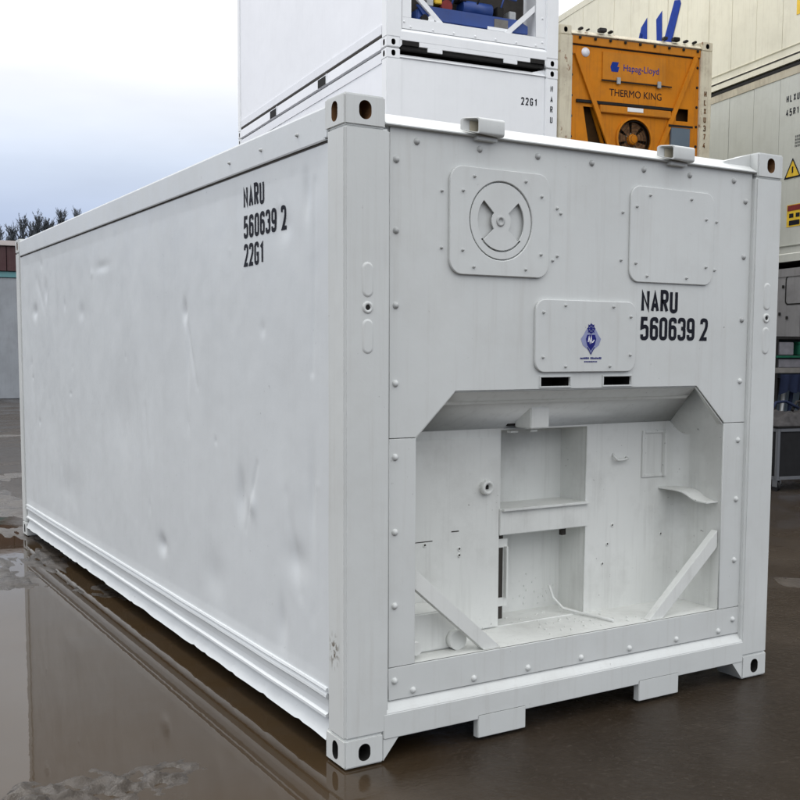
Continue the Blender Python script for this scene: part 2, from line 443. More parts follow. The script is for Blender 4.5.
# ================================================================== reefer end recess (shared by two containers)
REC = [(.337, .370), (.337, 1.290), (.527, 1.474), (1.910, 1.474), (2.106, 1.290), (2.106, .370)]
RD = .31                                   # depth of the recess
def recess(root, mat, detail=True):
    bm = bmesh.new()
    def q(*p): return bm.faces.new([bm.verts.new(v) for v in p])
    y0, y1 = .034, RD
    x0, x1, zb, zt = .337, 2.106, .37, 1.288
    xa, xb = .40, 2.04
    # floor, sides, sloping hood and the chamfers
    q((x0, y0, zb), (x1, y0, zb), (x1, y1+.14, zb), (x0, y1+.14, zb))
    q((x0, y0, zb), (x0, y1, zb), (x0, y1, zt-.09), (x0, y0, 1.29))
    q((x1, y0, zb), (x1, y0, 1.29), (x1, y1, zt-.09), (x1, y1, zb))
    q((.527, y0, 1.467), (1.910, y0, 1.467), (xb, y1, zt), (xa, y1, zt))
    q((.337, y0, 1.29), (x0, y1, zt-.09), (xa, y1, zt), (.527, y0, 1.467))
    q((2.106, y0, 1.29), (1.910, y0, 1.467), (xb, y1, zt), (x1, y1, zt-.09))
    up_ = [f for f in bm.faces if abs(f.calc_center_median().z-zb) > .01]
    bmesh.ops.remove_doubles(bm, verts=list({v for f in up_ for v in f.verts}), dist=.0005)
    for f in bm.faces: f.smooth = abs(f.calc_center_median().z-zb) > .01
    me = fin(bm, 'recess_lining', mat); link('recess_lining', me, root)
    # folded lip round the top of the opening
    bm = bmesh.new()
    for a, b in zip(REC[1:4], REC[2:5]):
        a = Vector(a); b = Vector(b); d = (b-a).normalized(); nn = Vector((-d.y, d.x))
        if nn.y > 0: nn = -nn
        prism(bm, [a, b, b+nn*.006, a+nn*.006], .034, .085, 'y', bev=.001)
    link('opening_lip', fin(bm, 'opening_lip', mat), root)
    bm = bmesh.new(); prism(bm, [(.090, 1.428), (.098, 1.423), (.108, 1.412), (.112, 1.424)], .50, 1.93, 'x'); link('hood_ridge', fin(bm, 'hood_ridge', mat), root)
    bm = bmesh.new(); rows = []
    for k in range(9):
        t = R(90*k/8); rows.append([bm.verts.new((x1-.07+.07*math.sin(t), y1-.07+.07*math.cos(t), z)) for z in (zb+.001, .8, zt-.012)])
    for A, B in zip(rows, rows[1:]):
        for j in range(2):
            f = bm.faces.new((A[j], A[j+1], B[j+1], B[j])); f.smooth = True
    link('corner_fillet', fin(bm, 'corner_fillet', mat), root)
    # back wall with its two pockets
    px0, px1 = .975, 1.487
    holes = [[(px0, .915), (px1, .915), (px1, 1.278), (px0, 1.278)], [(px0-.005, .374), (px1, .374), (px1, .795), (px0-.005, .795)]]
    outer = [(x0, .366), (x1, .366), (x1, zt-.09), (xb, zt), (xa, zt), (x0, zt-.09)]
    plate('back_wall', outer, holes, RD, RD+.012, mat, root, bev=.002)
    for (a, b, c, d_) in ((px0, px1, .915, 1.278), (px0-.005, px1, .372, .795)):
        bm = bmesh.new(); f = RD+.010; g = RD+.19
        def q(*p): return bm.faces.new([bm.verts.new(v) for v in p])
        e = 0.012
        q((a-e, g, c-e), (b+e, g, c-e), (b+e, g, d_+e), (a-e, g, d_+e))
        q((a-e, f, c-.001), (b+e, f, c-.001), (b+e, g, c-.001), (a-e, g, c-.001)); q((a-e, f, d_+.001), (a-e, g, d_+.001), (b+e, g, d_+.001), (b+e, f, d_+.001))
        q((a-.001, f, c-e), (a-.001, g, c-e), (a-.001, g, d_+e), (a-.001, f, d_+e)); q((b+.001, f, c-e), (b+.001, f, d_+e), (b+.001, g, d_+e), (b+.001, g, c-e))
        link('wall_pocket', fin(bm, 'wall_pocket', mat), root)
    # diagonal braces across the lower corners
    for s in (0, 1):
        A = Vector((.337, .735)); B = Vector((.755, .371)); d = (B-A).normalized(); nn = Vector((d.y, -d.x))
        pts = [A+Vector((0, .028)), B+Vector((.028, 0)), B-Vector((.062, 0)), A-Vector((0, .055))]
        if s: pts = [Vector((W-.002-p.x, p.y)) for p in pts]
        bm = bmesh.new(); prism(bm, pts, .040, .078, 'y', bev=.0015)
        link('diagonal_brace', fin(bm, 'diagonal_brace', mat), root)

def front_panels(root, mat, lip, bolts=True):
    """the four bolted sheets of the machinery end"""
    slots = [[(.966, 1.486), (1.128, 1.486), (1.128, 1.524), (.966, 1.524)], [(1.322, 1.486), (1.486, 1.486), (1.486, 1.524), (1.322, 1.524)]]
    up = [(.213, 1.2925), (.337, 1.2925), (.527, 1.474), (1.910, 1.474), (2.106, 1.2925), (2.250, 1.2925), (2.250, 2.492), (.213, 2.492)]
    P = plate('upper_panel', up, slots+([circ(.738, 2.166, .150, 40)] if mat is WHITE else []), .026, .036, mat, root, bev=.0015)
    for s in slots:
        a, c = s[0]; b, d = s[2]
        bm = bmesh.new()
        # rolled rim of the slot and the dark tunnel behind it
        for dims in ((a-.008, b+.008, d, d+.007), (a-.008, b+.008, c-.007, c), (a-.008, a, c, d), (b, b+.008, c, d)):
            box(bm, dims[0], dims[1], .021, .028, dims[2], dims[3], bev=.0015)
        link('slot_rim', fin(bm, 'slot_rim', mat), P)
        bm = bmesh.new(); box(bm, a-.004, b+.004, .037, .15, c-.004, d+.004)
        bm.faces.ensure_lookup_table()
        fr = [f for f in bm.faces if abs(f.calc_center_median().y-.037) < .001]
        bmesh.ops.delete(bm, geom=fr, context='FACES')
        link('slot_tunnel', fin(bm, 'slot_tunnel', BLACK), P)
    for x0, x1 in ((.213, .337), (2.106, 2.250)):
        plate('side_strip', [(x0, .371), (x1, .371), (x1, 1.2895), (x0, 1.2895)], [], .0255, .0355, mat, root, bev=.0015)
    plate('lower_strip', [(.213, .236), (2.250, .236), (2.250, .3685), (.213, .3685)], [], .0235, .0345, mat, root, bev=.0015)
    # backing sheet (dark joint lines show it)
    plate('backing_sheet', [(.19, .22), (2.26, .22), (2.26, 2.50), (.19, 2.50)],
          [[(.331, .366), (2.112, .366), (2.112, 1.293), (1.913, 1.480), (.524, 1.480), (.331, 1.293)],
           [(.95, 1.478), (1.50, 1.478), (1.50, 1.53), (.95, 1.53)]], .039, .042, BLACK, root)

def frame(root, mat, cast, L=L, H=H, W=W, postmat=None, rail=True, cast_front_rust=None):
    """posts, rails, header, sill, roof, floor, far end of a box container"""
    pm = postmat or mat
    for x0, x1, xs in ((0, .201, 1), (W-.188, W, -1)):
        bm = bmesh.new()
        pts = [(x0, 0), (x1, 0), (x1, .05), (x1-.03*xs if xs > 0 else x1, .142), (x0 if xs > 0 else x0+.03, .142)]
        t = bmesh.new()
        box(t, x0, x1, 0, .142, .116, H-.116, bev=.010, seg=3)
        cuts = [e for e in t.edges if abs(e.verts[0].co.z-e.verts[1].co.z) > 1]
        bmesh.ops.subdivide_edges(t, edges=cuts, cuts=30)
        for v in t.verts:
            n_ = noise.noise(Vector((v.co.x*3, v.co.y*3, v.co.z*2.3)))
            v.co.y += .0018*n_*(1 if v.co.y < .05 else 0); v.co.x += .0016*n_
        merge(bm, t)
        link('corner_post', fin(bm, 'corner_post', pm), root)
    for x0, x1 in ((0, .16), (W-.16, W)):
        boxo('corner_post', (x0, x1, L-.142, L, .116, H-.116), pm, root, .01)
    # sloping header at the machinery end
    bm = bmesh.new()
    prism(bm, [(.004, 2.492), (.004, 2.497), (.080, 2.550), (.16, 2.560), (.16, 2.40), (.036, 2.40), (.036, 2.492)] if H < 2.6 else
          [(.004, H-.10), (.004, H-.09), (.055, H-.04), (.16, H-.03), (.16, H-.19), (.036, H-.19), (.036, H-.10)], .18, W-.18, 'x', bev=.003)
    link('top_header', fin(bm, 'top_header', mat), root)
    # gusset ramps beside the top castings
    for s in (1,):
        bm = bmesh.new()
        pts = [(.177, H-.035), (.36, H-.052), (.36, H-.07), (.177, H-.07)] if not s else [(W-.177, H-.004), (W-.36, H-.052), (W-.36, H-.07), (W-.177, H-.07)]
        prism(bm, pts, .05, .155, 'y')
        link('roof_gusset', fin(bm, 'roof_gusset', mat), root)
    # sill
    bm = bmesh.new()
    prism(bm, [(-.001, .090), (-.001, .192), (.006, .202), (.034, .234), (.12, .234), (.12, .09)], .176, W-.176, 'x', bev=.003)
    for s in (0, 1):
        x = .176 if not s else W-.176; d = 1 if not s else -1
        prism(bm, [(x, .004), (x, .095), (x+d*.075, .095)], .002, .15, 'y')
    link('bottom_sill', fin(bm, 'bottom_sill', mat), root)
    boxo('roof', (.02, W-.02, .13, L-.02, H-.06, H-.028), mat, root, .005)
    boxo('floor', (.03, W-.03, .10, L-.05, .15, .19), UNDER, root)
    for i in range(int((L-.5)/.45)):
        boxo('cross_member', (.05, W-.05, .4+i*.45, .45+i*.45, .045, .149), UNDER, root)
    # door end
    for x0, x1 in ((.16, W/2-.005), (W/2+.005, W-.16)):
        boxo('door_leaf', (x0, x1, L-.06, L-.02, .16, H-.10), mat, root, .006)
    boxo('door_header', (.16, W-.16, L-.14, L-.005, H-.1, H-.02), mat, root, .005)
    boxo('door_sill', (.16, W-.16, L-.14, L-.005, .04, .157), mat, root, .005)
    for x in (.45, .95, 1.48, 1.98):
        bm = bmesh.new(); cyl(bm, (x, L+.0, H/2), .017, H-.35, 'z', 10)
        link('locking_bar', fin(bm, 'locking_bar', mat), root)
def fork_flaps(root, mat):
    for x0, x1 in ((.637, .889), (1.556, 1.812)):
        bm = bmesh.new()
        box(bm, x0, x1, -.004, .006, .010, .108, bev=.003)
        box(bm, x0, x0+.008, .006, .03, .010, .10); box(bm, x1-.008, x1, .006, .03, .010, .10)
        link('fork_pocket', fin(bm, 'fork_pocket', mat), root)

# ================================================================== the near white container
main = thing('shipping_container', 'large nearest container, freshly painted white, standing in muddy water with an empty machinery recess', 'container')
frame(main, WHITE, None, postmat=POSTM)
for zz, sz in ((H, 1), (0, -1)):
    for x, sx in ((0, 1), (W, -1)):
        for y, sy in ((0, 1), (L, -1)):
            o = link('corner_casting', CAST_RUST if sz > 0 else CAST_W, main); o.location = (x, y, zz); o.scale = (sx, sy, sz)
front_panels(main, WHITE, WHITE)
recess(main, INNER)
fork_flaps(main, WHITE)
BOLT = bolt_mesh(.0115); SHADEGREY = flat('shade_grey_bolts', (.44, .45, .44), .5); BOLTD = bolt_mesh(.0112, SHADEGREY); SMALL = bolt_mesh(.0052, SHADEGREY)  # shade on the upper bolts is put into this grey; screws share it
bp = [(.24, z) for z in (2.37, 2.10, 1.812, 1.508, 1.217, .918, .620, .314)] + [(2.205, z) for z in (2.356, 2.092, 1.79, 1.493, 1.204, .912, .608, .309)]
bp += [(x, 2.447) for x in (.333, .634, .932, 1.229, 1.536, 1.825, 2.12)] + [(x, .262) for x in (.328, .631, .919, 1.221, 1.515, 1.817, 2.106)]
for x, z in bp:
    y = .0235 if z < .37 else (.0255 if z < 1.29 else .026)
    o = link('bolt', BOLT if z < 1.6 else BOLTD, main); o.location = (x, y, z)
# pills and the hole pressed into the two front posts
def pill_mesh():
    bm = bmesh.new()
    rings = []
    for k, (g, d) in enumerate(((0, 0), (-.004, .004), (-.010, .006), (-.03, .0065))):
        rings.append([bm.verts.new((x, -d, z)) for x, z in rrect(-.026-g*1 if False else -.026-g, .026+g, -.068-g, .068+g, .0259+g if .0259+g > .001 else .001, 5)] if g > -.02 else None)
    rings = [r for r in rings if r]
    for a, b in zip(rings, rings[1:]):
        for k in range(len(a)):
            f = bm.faces.new((a[k], a[(k+1) % len(a)], b[(k+1) % len(a)], b[k])); f.smooth = True
    bm.faces.new(rings[-1])
    return fin(bm, 'pressed_boss', WHITE)
PILL = pill_mesh()
bm = bmesh.new(); lathe(bm, (0, 0, 0), [(.024, 0), (.022, .005), (.016, .006), (.011, .004), (.010, -.001)], 16)
RING = fin(bm, 'hole_ring', WHITE)
bm = bmesh.new(); lathe(bm, (0, 0, 0), [(.0105, .002), (0, .0021)], 12)
HOLE = fin(bm, 'hole', BLACK)
for x in (.100, 2.350):
    for z in (1.905, 1.690):
        o = link('pressed_boss', PILL, main); o.location = (x, .0015, z)
    o = link('hole_ring', RING, main); o.location = (x, .0005, 1.800)
    o = link('hole', HOLE, main); o.location = (x, .0005, 1.800)

# access plates ---------------------------------------------------------
def access(x0, x1, z0, z1, r, bolts, holes=(), th=.013):
    P = plate('access_plate', rrect(x0, x1, z0, z1, r, 8), list(holes), .026-th, .026, WHITE, main, bev=.003)
    for x, z in bolts:
        o = link('screw', SMALL, P); o.location = (x, .026-th, z)
    return P
cx, cz = .738, 2.166
A1 = access(.484, .990, 1.943, 2.373, .06, [(.545, 2.275), (.60, 2.335), (.86, 2.335), (.545, 2.04), (.60, 1.975), (.865, 1.975), (.945, 2.28), (.945, 2.04)], [circ(cx, cz, .160, 48)], th=.014)
def sector(a0, a1, r0, r1, n=14):
    return circ(cx, cz, r1, n, a0, a1)+circ(cx, cz, r0, 6, a0, a1)[::-1]
disc = plate('vent_disc', circ(cx, cz, .1545, 48), [sector(138, 222, .048, .118), sector(-42, 42, .050, .118), circ(cx, cz, .126, 16, 218, 322)+circ(cx, cz, .119, 16, 218, 322)[::-1]], .0145, .0205, WHITE, A1, bev=.001)
plate('vent_shutter', circ(cx, cz, .13, 32), [], .0330, .0350, WHITE, A1)
plate('vent_backing', circ(cx, cz, .165, 48), [], .0362, .0380, WHITE, A1)
bm = bmesh.new(); lathe(bm, (cx-.004, .0145, cz), [(.022, 0), (.021, .004), (.012, .005), (.011, .001), (0, .001)], 16)
k = link('vent_knob', fin(bm, 'vent_knob', SHADEGREY), A1)
A2 = access(1.455, 1.985, 1.947, 2.373, .055, [(1.49, 2.28), (1.57, 2.335), (1.83, 2.335), (1.93, 2.25), (1.49, 2.03), (1.56, 1.975), (1.81, 1.975), (1.935, 2.03)], th=.010)
A3 = access(.925, 1.500, 1.546, 1.856, .05, [(.965, 1.80), (1.085, 1.832), (1.36, 1.832), (1.465, 1.79), (.965, 1.61), (1.09, 1.570), (1.345, 1.570), (1.465, 1.62)], th=.014)
for x, z in ((.452, 2.268), (.452, 2.045), (1.415, 2.25), (1.41, 2.04), (2.01, 2.245), (2.005, 2.02), (1.04, 2.24), (1.06, 2.22), (1.045, 2.04), (1.02, 2.02)):
    o = link('screw', SMALL, main); o.location = (x, .026, z)
# printed emblem on the third plate
bm = bmesh.new(); ex, ez = 1.232, 1.690
I = Matrix()
def poly(bm, pts, y, mi=0):
    f = bm.faces.new([bm.verts.new((p[0], y, p[1])) for p in pts]); f.material_index = mi
yy = .0112
poly(bm, [(ex-.058, ez), (ex-.042, ez+.018), (ex-.028, ez+.040), (ex, ez+.066), (ex+.028, ez+.040), (ex+.042, ez+.018), (ex+.058, ez), (ex+.046, ez-.028), (ex+.020, ez-.045), (ex, ez-.060), (ex-.020, ez-.045), (ex-.046, ez-.028)], yy, 1)
poly(bm, [(ex-.022, ez+.018), (ex+.022, ez+.018), (ex+.030, ez), (ex+.022, ez-.026), (ex, ez-.052), (ex-.022, ez-.026), (ex-.030, ez)], yy-.0006, 0)
for k in range(8):
    a = k*math.pi/4; stroke(bm, [Vector((ex, ez+.045)), Vector((ex+.024*math.cos(a), ez+.045+.024*math.sin(a)))], False, .004, Matrix.Translation((0, yy-.0006-.00005*k, 0)), 0)
stroke(bm, [Vector(p) for p in circ(ex, ez+.045, .017, 20)], True, .005, Matrix.Translation((0, yy-.0012, 0)), 0)
stroke(bm, [Vector((ex-.017, ez-.014)), Vector((ex-.012, ez+.008)), Vector((ex-.006, ez-.016)), Vector((ex, ez+.010)), Vector((ex+.004, ez-.016)), Vector((ex+.012, ez-.012)), Vector((ex+.018, ez-.004))], False, .005, Matrix.Translation((0, yy-.0012, 0)), 2)
stroke(bm, [Vector((ex-.020, ez-.036)), Vector((ex, ez-.066)), Vector((ex+.020, ez-.036))], False, .004, Matrix.Translation((0, yy-.0014, 0)), 0)
me = fin(bm, 'printed_emblem', [LOGOBLUE, LOGOPALE, WHITEINK]); link('printed_emblem', me, A3)
rg = random.Random(3)
bm = bmesh.new()
x = ex-.060
while x < ex+.058:
    ww = rg.uniform(.0035, .006)
    if rg.random() > .12: box(bm, x, x+ww, .0105, .0113, ez-.088, ez-.088+rg.uniform(.006, .009))
    x += ww+.0022
x = ex-.036
while x < ex+.036:
    ww = rg.uniform(.003, .005); box(bm, x, x+ww, .0105, .0113, ez-.102, ez-.102+.0055); x += ww+.0025
link('printed_caption', fin(bm, 'printed_caption', LOGOBLUE), A3)
# numbers
def lettering(name, s, h, adv, mat, parent, x, y, z, side=False, wd=.165, vertical=False, gap=.5):
    me = text_mesh('lettering', s, h, adv, mat, vertical, wd, gap)
    if side: me.transform(SIDE_T)
    o = link('lettering', me, parent); o.location = (x, y, z)
    return o
lettering('', 'NARU', .106, .0595, INK, main, 1.540, .0245, 1.812)
lettering('', '560639 2', .106, .0590, INK, main, 1.538, .0245, 1.687)

# lifting lugs on the header ----------------------------------------------
for x0, x1 in ((.592, .715), (1.665, 1.793)):
    y0, y1, z0, z1 = -.032, .018, 2.493, 2.560
    me = plate_mesh('lifting_bracket', rrect(y0, y1, z0, z1, .012, 4), [rrect(y0+.006, y1-.006, z0+.006, z1-.006, .008, 4)], 0, x1-x0, WHITE, bev=.001)
    for v in me.vertices:
        y, z, t = v.co.x, v.co.z, (v.co.y)/(x1-x0)          # t = 0 at one end, 1 at the other
        x = x0+(x1-x0)*t-(1-t)*(.060*max(0, (y-y0)/(y1-y0))**1.3)
        v.co = (x, y, z+(1-t)*max(0, (z0+.03-z)/.03)*.018*(y-y0)/(y1-y0))
    me.flip_normals()
    o = link('lifting_bracket', me, main)
    boxo('grimy_inside', (x0-.02, x1-.004, y1-.0095, y1-.0082, z0+.015, z1-.010), RAILB, o)
    boxo('bracket_foot', (x0+.01, x1-.01, .0, .03, 2.478, 2.4928), WHITE, o, .002)

# fittings in the recess --------------------------------------------------
hb = boxo('hood_bracket', (1.02, 1.125, .155, .27, 1.293, 1.43), INNER, main, .004)
bm = bmesh.new(); box(bm, 1.00, 1.04, .27, .30, 1.268, 1.276); box(bm, 1.11, 1.15, .27, .30, 1.268, 1.276)
link('bracket_tab', fin(bm, 'bracket_tab', INNER), hb)
bm = bmesh.new(); prism(bm, [(.985, 1.300), (1.135, 1.300), (1.135, 1.385), (1.115, 1.325), (.985, 1.312)], .276, .288, 'y')
link('notch', fin(bm, 'notch', BLACK), main)
boxo('cross_bar', (.965, 1.492, RD-.012, RD+.01, .797, .918), INNER, main, .003)
boxo('bar_flange', (.975, 1.487, RD-.03, RD-.012, .908, .9195), INNER, main, .002)
# raised edge of the left wall sheet
boxo('wall_sheet', (.350, .962, RD-.009, RD-.0008, .375, 1.25), INNER, main, .002)
# cable gland
bm = bmesh.new(); lathe(bm, (.882, RD-.009, 1.025), [(.033, 0), (.033, .022), (.029, .028), (.019, .028), (.017, .004), (0, .004)], 20)
g_ = link('cable_gland', fin(bm, 'cable_gland', INNER), main)
bm = bmesh.new(); box(bm, .868, .896, RD-.0155, RD-.0135, 1.016, 1.034); g2 = link('gland_core', fin(bm, 'gland_core', BLACK), g_)
for x, z in ((.560, .79), (.743, .757), (.743, .728), (1.63, .695), (1.66, .786), (1.99, .715), (1.60, .60), (.46, .60)):
    bm = bmesh.new(); yb = RD-.009 if x < .96 else RD
    lathe(bm, (x, yb, z), [(.010, 0), (.010, .003), (.007, .004), (.005, .0005), (0, .0005)], 8)
    link('wall_stud', fin(bm, 'wall_stud', [INNER]), main)
    bm = bmesh.new(); lathe(bm, (x, yb-.0012, z), [(.0055, 0), (0, .0002)], 8); link('stud_hole', fin(bm, 'stud_hole', UNDER), main)
# little pipe hook
bm = bmesh.new(); tube(bm, [(1.655, RD, 1.135), (1.655, RD-.02, 1.12), (1.665, RD-.022, 1.108), (1.70, RD-.022, 1.108), (1.735, RD-.02, 1.112), (1.74, RD, 1.115)], .006)
link('pipe_hook', fin(bm, 'pipe_hook', INNER), main)
# raised frame on the right of the wall
bm = bmesh.new()
for d in ((1.845, 1.862, 1.01, 1.245), (1.985, 2.002, 1.01, 1.245), (1.862, 1.985, 1.01, 1.026), (1.862, 1.985, 1.23, 1.245)):
    box(bm, d[0], d[1], RD-.022 if d[0] > 1.9 else RD-.008, RD, d[2], d[3], bev=.002)
link('hatch_frame', fin(bm, 'hatch_frame', INNER), main)
# bent shelf bracket at the right
bm = bmesh.new(); prof = []
for i in range(15):
    t = i/14; y = RD-.002-(RD-.05)*t; s = 1/(1+math.exp(-14*(t-.62))); prof.append((y, .955-.008*t-.042*s))
pp = prof+[(y, z-.006) for y, z in prof[::-1]]
def sh(t): return 1.965+.06*t
A_ = []; B_ = []
t_ = bmesh.new(); n_ = len(prof)
for i, (y, z) in enumerate(prof):
    A_.append((t_.verts.new((sh(i/14), y, z)), t_.verts.new((sh(i/14), y, z-.006)))); B_.append((t_.verts.new((2.1055, y, z)), t_.verts.new((2.1055, y, z-.006))))
for i in range(n_-1):
    t_.faces.new((A_[i][0], A_[i+1][0], B_[i+1][0], B_[i][0])); t_.faces.new((A_[i][1], B_[i][1], B_[i+1][1], A_[i+1][1]))
    t_.faces.new((A_[i][0], A_[i][1], A_[i+1][1], A_[i+1][0])); t_.faces.new((B_[i][0], B_[i+1][0], B_[i+1][1], B_[i][1]))
t_.faces.new((A_[-1][0], A_[-1][1], B_[-1][1], B_[-1][0]))
merge(bm, t_); link('bent_shelf', fin(bm, 'bent_shelf', INNER), main)
# housing in the lower left corner
bm = bmesh.new()
prism(bm, [(.345, .372), (.640, .372), (.640, .46), (.56, .540), (.345, .540)], .13, .298, 'y', bev=.006)
h_ = link('lower_housing', fin(bm, 'lower_housing', INNER), main)
bm = bmesh.new(); cyl(bm, (.372, .10, .415), .028, .07, 'y', 14); link('drain_spout', fin(bm, 'drain_spout', INNER), h_)
bm = bmesh.new(); lathe(bm, (.63, .10, .37), [(.0, .0)], 4); bm.free()
bm = bmesh.new(); cyl(bm, (.60, .115, .412), .042, .04, 'y', 18); link('drain_cap', fin(bm, 'drain_cap', INNER), h_)
# hinge strip and remains in the lower pocket
bm = bmesh.new(); box(bm, 1.012, 1.022, RD-.004, RD+.02, .50, .74, bev=.001)
box(bm, .975, 1.03, RD+.015, RD+.02, .46, .50); box(bm, .975, 1.03, RD+.015, RD+.02, .735, .775); box(bm, .975, 1.10, RD+.06, RD+.10, .775, .783)
link('hinge_strip', fin(bm, 'hinge_strip', INNER), main)
boxo('dark_gap', (.972, 1.008, RD+.02, RD+.024, .40, .79), UNDER, main)
boxo('wall_slot', (.50, .60, RD-.0098, RD-.0088, .803, .807), UNDER, main)
boxo('wall_slot', (.70, .74, RD-.0098, RD-.0088, .835, .84), UNDER, main)
bm = bmesh.new(); tube(bm, [(1.36, RD+.11, .50), (1.37, RD+.09, .44), (1.40, RD+.05, .392), (1.44, RD-.03, .382), (1.47, .18, .380), (1.485, .10, .380)], .007, 8)
link('drain_pipe', fin(bm, 'drain_pipe', INNER), main)
boxo('pocket_clip', (1.375, 1.40, RD+.04, RD+.06, .755, .797), UNDER, main)
# weld spatter and scraps on the recess floor
bm = bmesh.new(); rg = random.Random(5)
for i in range(90):
    x = rg.gauss(1.35, .22); z = .372
    if rg.random() < .45:
        if not 1.0 < x < 1.46: continue
        y = RD+.189; z = .39+abs(rg.gauss(0, .10))
        if z > .78: continue
        s = rg.uniform(.002, .005); box(bm, x-s, x+s, y-s*.6, y+.001, z-s, z+s)
    else:
        y = rg.uniform(.08, RD+.12)
        if y > RD and not 1.0 < x < 1.46: y = rg.uniform(.08, .28)
        if not .7 < x < 2.05: continue
        s = rg.uniform(.002, .005); box(bm, x-s, x+s, y-s, y+s, z-.001, z+s*.8)
link('weld_spatter', fin(bm, 'weld_spatter', INNER), main, kind='stuff')

# long side ---------------------------------------------------------------
DENTS = [(1.054, .958, .05, .11, -.016), (.913, .93, .04, .05, .010), (2.217, .528, .07, .05, -.018), (1.793, 1.847, .03, .05, -.012), (1.75, 1.62, .025, .20, -.008),
         (.45, .75, .10, .07, -.012), (.30, 1.05, .03, .18, -.008), (3.9, 1.9, .07, .05, -.008), (4.9, 1.2, .2, .3, -.008), (5.4, 1.95, .08, .05, -.014), (3.0, 1.2, .3, .25, -.010), (3.35, 2.18, .15, .03, -.005),
         (.62, 1.35, .12, .3, -.006), (5.0, 2.1, .05, .08, -.012), (4.4, .6, .3, .12, -.008), (.35, 2.25, .03, .09, -.007), (.55, 2.15, .06, .05, -.006), (2.7, 1.75, .12, .3, .007), (1.4, .5, .14, .1, -.010), (.6, .45, .05, .1, -.010)]
rd_ = random.Random(21)
for _ in range(24):
    y_ = .25+5.6*rd_.random()**1.3; DENTS.append((y_, rd_.uniform(.35, 2.35), rd_.uniform(.014, .035), rd_.uniform(.014, .05), rd_.uniform(-.006, .003)))
CREASE = [(1.80, 1.83, 1.62, 1.45, .022, -.005), (.42, .62, .55, 1.02, .035, -.005), (5.3, 2.2, 5.0, 1.9, .05, -.005), (.30, 1.55, .27, 2.30, .02, -.005), (5.6, 1.5, 5.45, .9, .06, -.005), (.86, 1.12, 1.0, .80, .018, -.004), (2.5, 1.3, 2.42, .8, .03, -.003)]
def side_x(y, z):
    x = .014 + .0022*noise.noise(Vector((y*.8, z*1.1, 1.7))) + .0010*noise.noise(Vector((y*5.5, z*.7, 5))) + .0007*noise.noise(Vector((y*11, z*9, 2)))
    for a, b, sy, sz, d in DENTS:
        q = ((y-a)/sy)**2+((z-b)/sz)**2
        if q < 9: x -= d*math.exp(-q)
    for y1, z1, y2, z2, w1, d in CREASE:
        dy, dz = y2-y1, z2-z1; t = max(0, min(1, ((y-y1)*dy+(z-z1)*dz)/(dy*dy+dz*dz)))
        q = ((y-y1-t*dy)**2+(z-z1-t*dz)**2)/(w1*w1)
        if q < 9: x -= d*math.exp(-q)*(.4+.6*math.sin(math.pi*min(1, t+.15)))
    e = min(1, max(0, (y-.142)/.10), )*min(1, max(0, (L-.142-y)/.1))*min(1, max(0, (2.43-z)/.08))*min(1, max(0, (z-.275)/.06))
    return .010*(1-e)+x*e
bm = bmesh.new(); NY, NZ = 560, 220; gr = []
for i in range(NY+1):
    t = i/NY; y = .140+(L-.28)*(t**1.35); gr.append([bm.verts.new((side_x(y, .262+(2.445-.262)*j/NZ), y, .262+(2.445-.262)*j/NZ)) for j in range(NZ+1)])
for i in range(NY):
    for j in range(NZ):
        f = bm.faces.new((gr[i][j], gr[i][j+1], gr[i+1][j+1], gr[i+1][j])); f.smooth = True
bmesh.ops.recalc_face_normals(bm, faces=bm.faces)
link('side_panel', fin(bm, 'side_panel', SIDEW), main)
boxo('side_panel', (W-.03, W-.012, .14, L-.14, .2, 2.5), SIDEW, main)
def extrude_y(prof, y0, y1, n, wob, name, mat, parent, mirror=False):
    bm = bmesh.new(); rows = []
    for i in range(n+1):
        y = y0+(y1-y0)*i/n
        rows.append([bm.verts.new(((W-x) if mirror else x, y, z)) if not wob else bm.verts.new(((W-a) if mirror else a, y, b)) for x, z in prof for a, b in [wob(x, y, z) if wob else (x, z)]])
    m = len(prof)
    for A, B in zip(rows, rows[1:]):
        for k in range(m): bm.faces.new((A[k], A[(k+1) % m], B[(k+1) % m], B[k]))
    bm.faces.new(rows[0]); bm.faces.new(rows[-1][::-1])
    bmesh.ops.recalc_face_normals(bm, faces=bm.faces)
    return link(name, fin(bm, name, mat), parent)
rg = random.Random(11)
def wob(x, y, z):
    k = noise.noise(Vector((y*2.2, 3.3, z)))
    if z < .12: return x+.004*noise.noise(Vector((y*5, 1, 1))), z+.008*noise.noise(Vector((y*4.1, 9, 1)))+.006*(1 if noise.noise(Vector((y*11, 2, 8))) > .25 else 0)
    return x+.0022*k, z+.0016*k
BR = [(.05, .285), (.003, .284), (-.001, .275), (.009, .266), (.002, .256), (.000, .246), (.012, .234), (.014, .205), (.012, .180), (.000, .174), (-.001, .164), (.034, .158), (.030, .145), (.006, .090), (-.001, .076), (.006, .074), (.045, .130), (.05, .16)]
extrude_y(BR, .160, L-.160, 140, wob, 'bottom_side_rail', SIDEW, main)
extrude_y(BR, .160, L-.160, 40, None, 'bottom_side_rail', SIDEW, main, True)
TR = [(.06, 2.440), (.004, 2.440), (.0015, 2.446), (.001, 2.560), (.004, 2.568), (.030, 2.572), (.06, 2.568)]
def wob2(x, y, z):
    k = noise.noise(Vector((y*1.4, z*2, 3))); return x+.002*k, z+.0015*k
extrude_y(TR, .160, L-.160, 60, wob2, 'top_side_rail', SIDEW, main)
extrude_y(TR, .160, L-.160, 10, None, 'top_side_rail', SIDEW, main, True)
# dark strip painting the shadow gap beneath the rail (recess between rail and panel)
boxo('rail_gap_shade', (.0075, .02, .142, L-.16, 2.432, 2.441), UNDER, main)
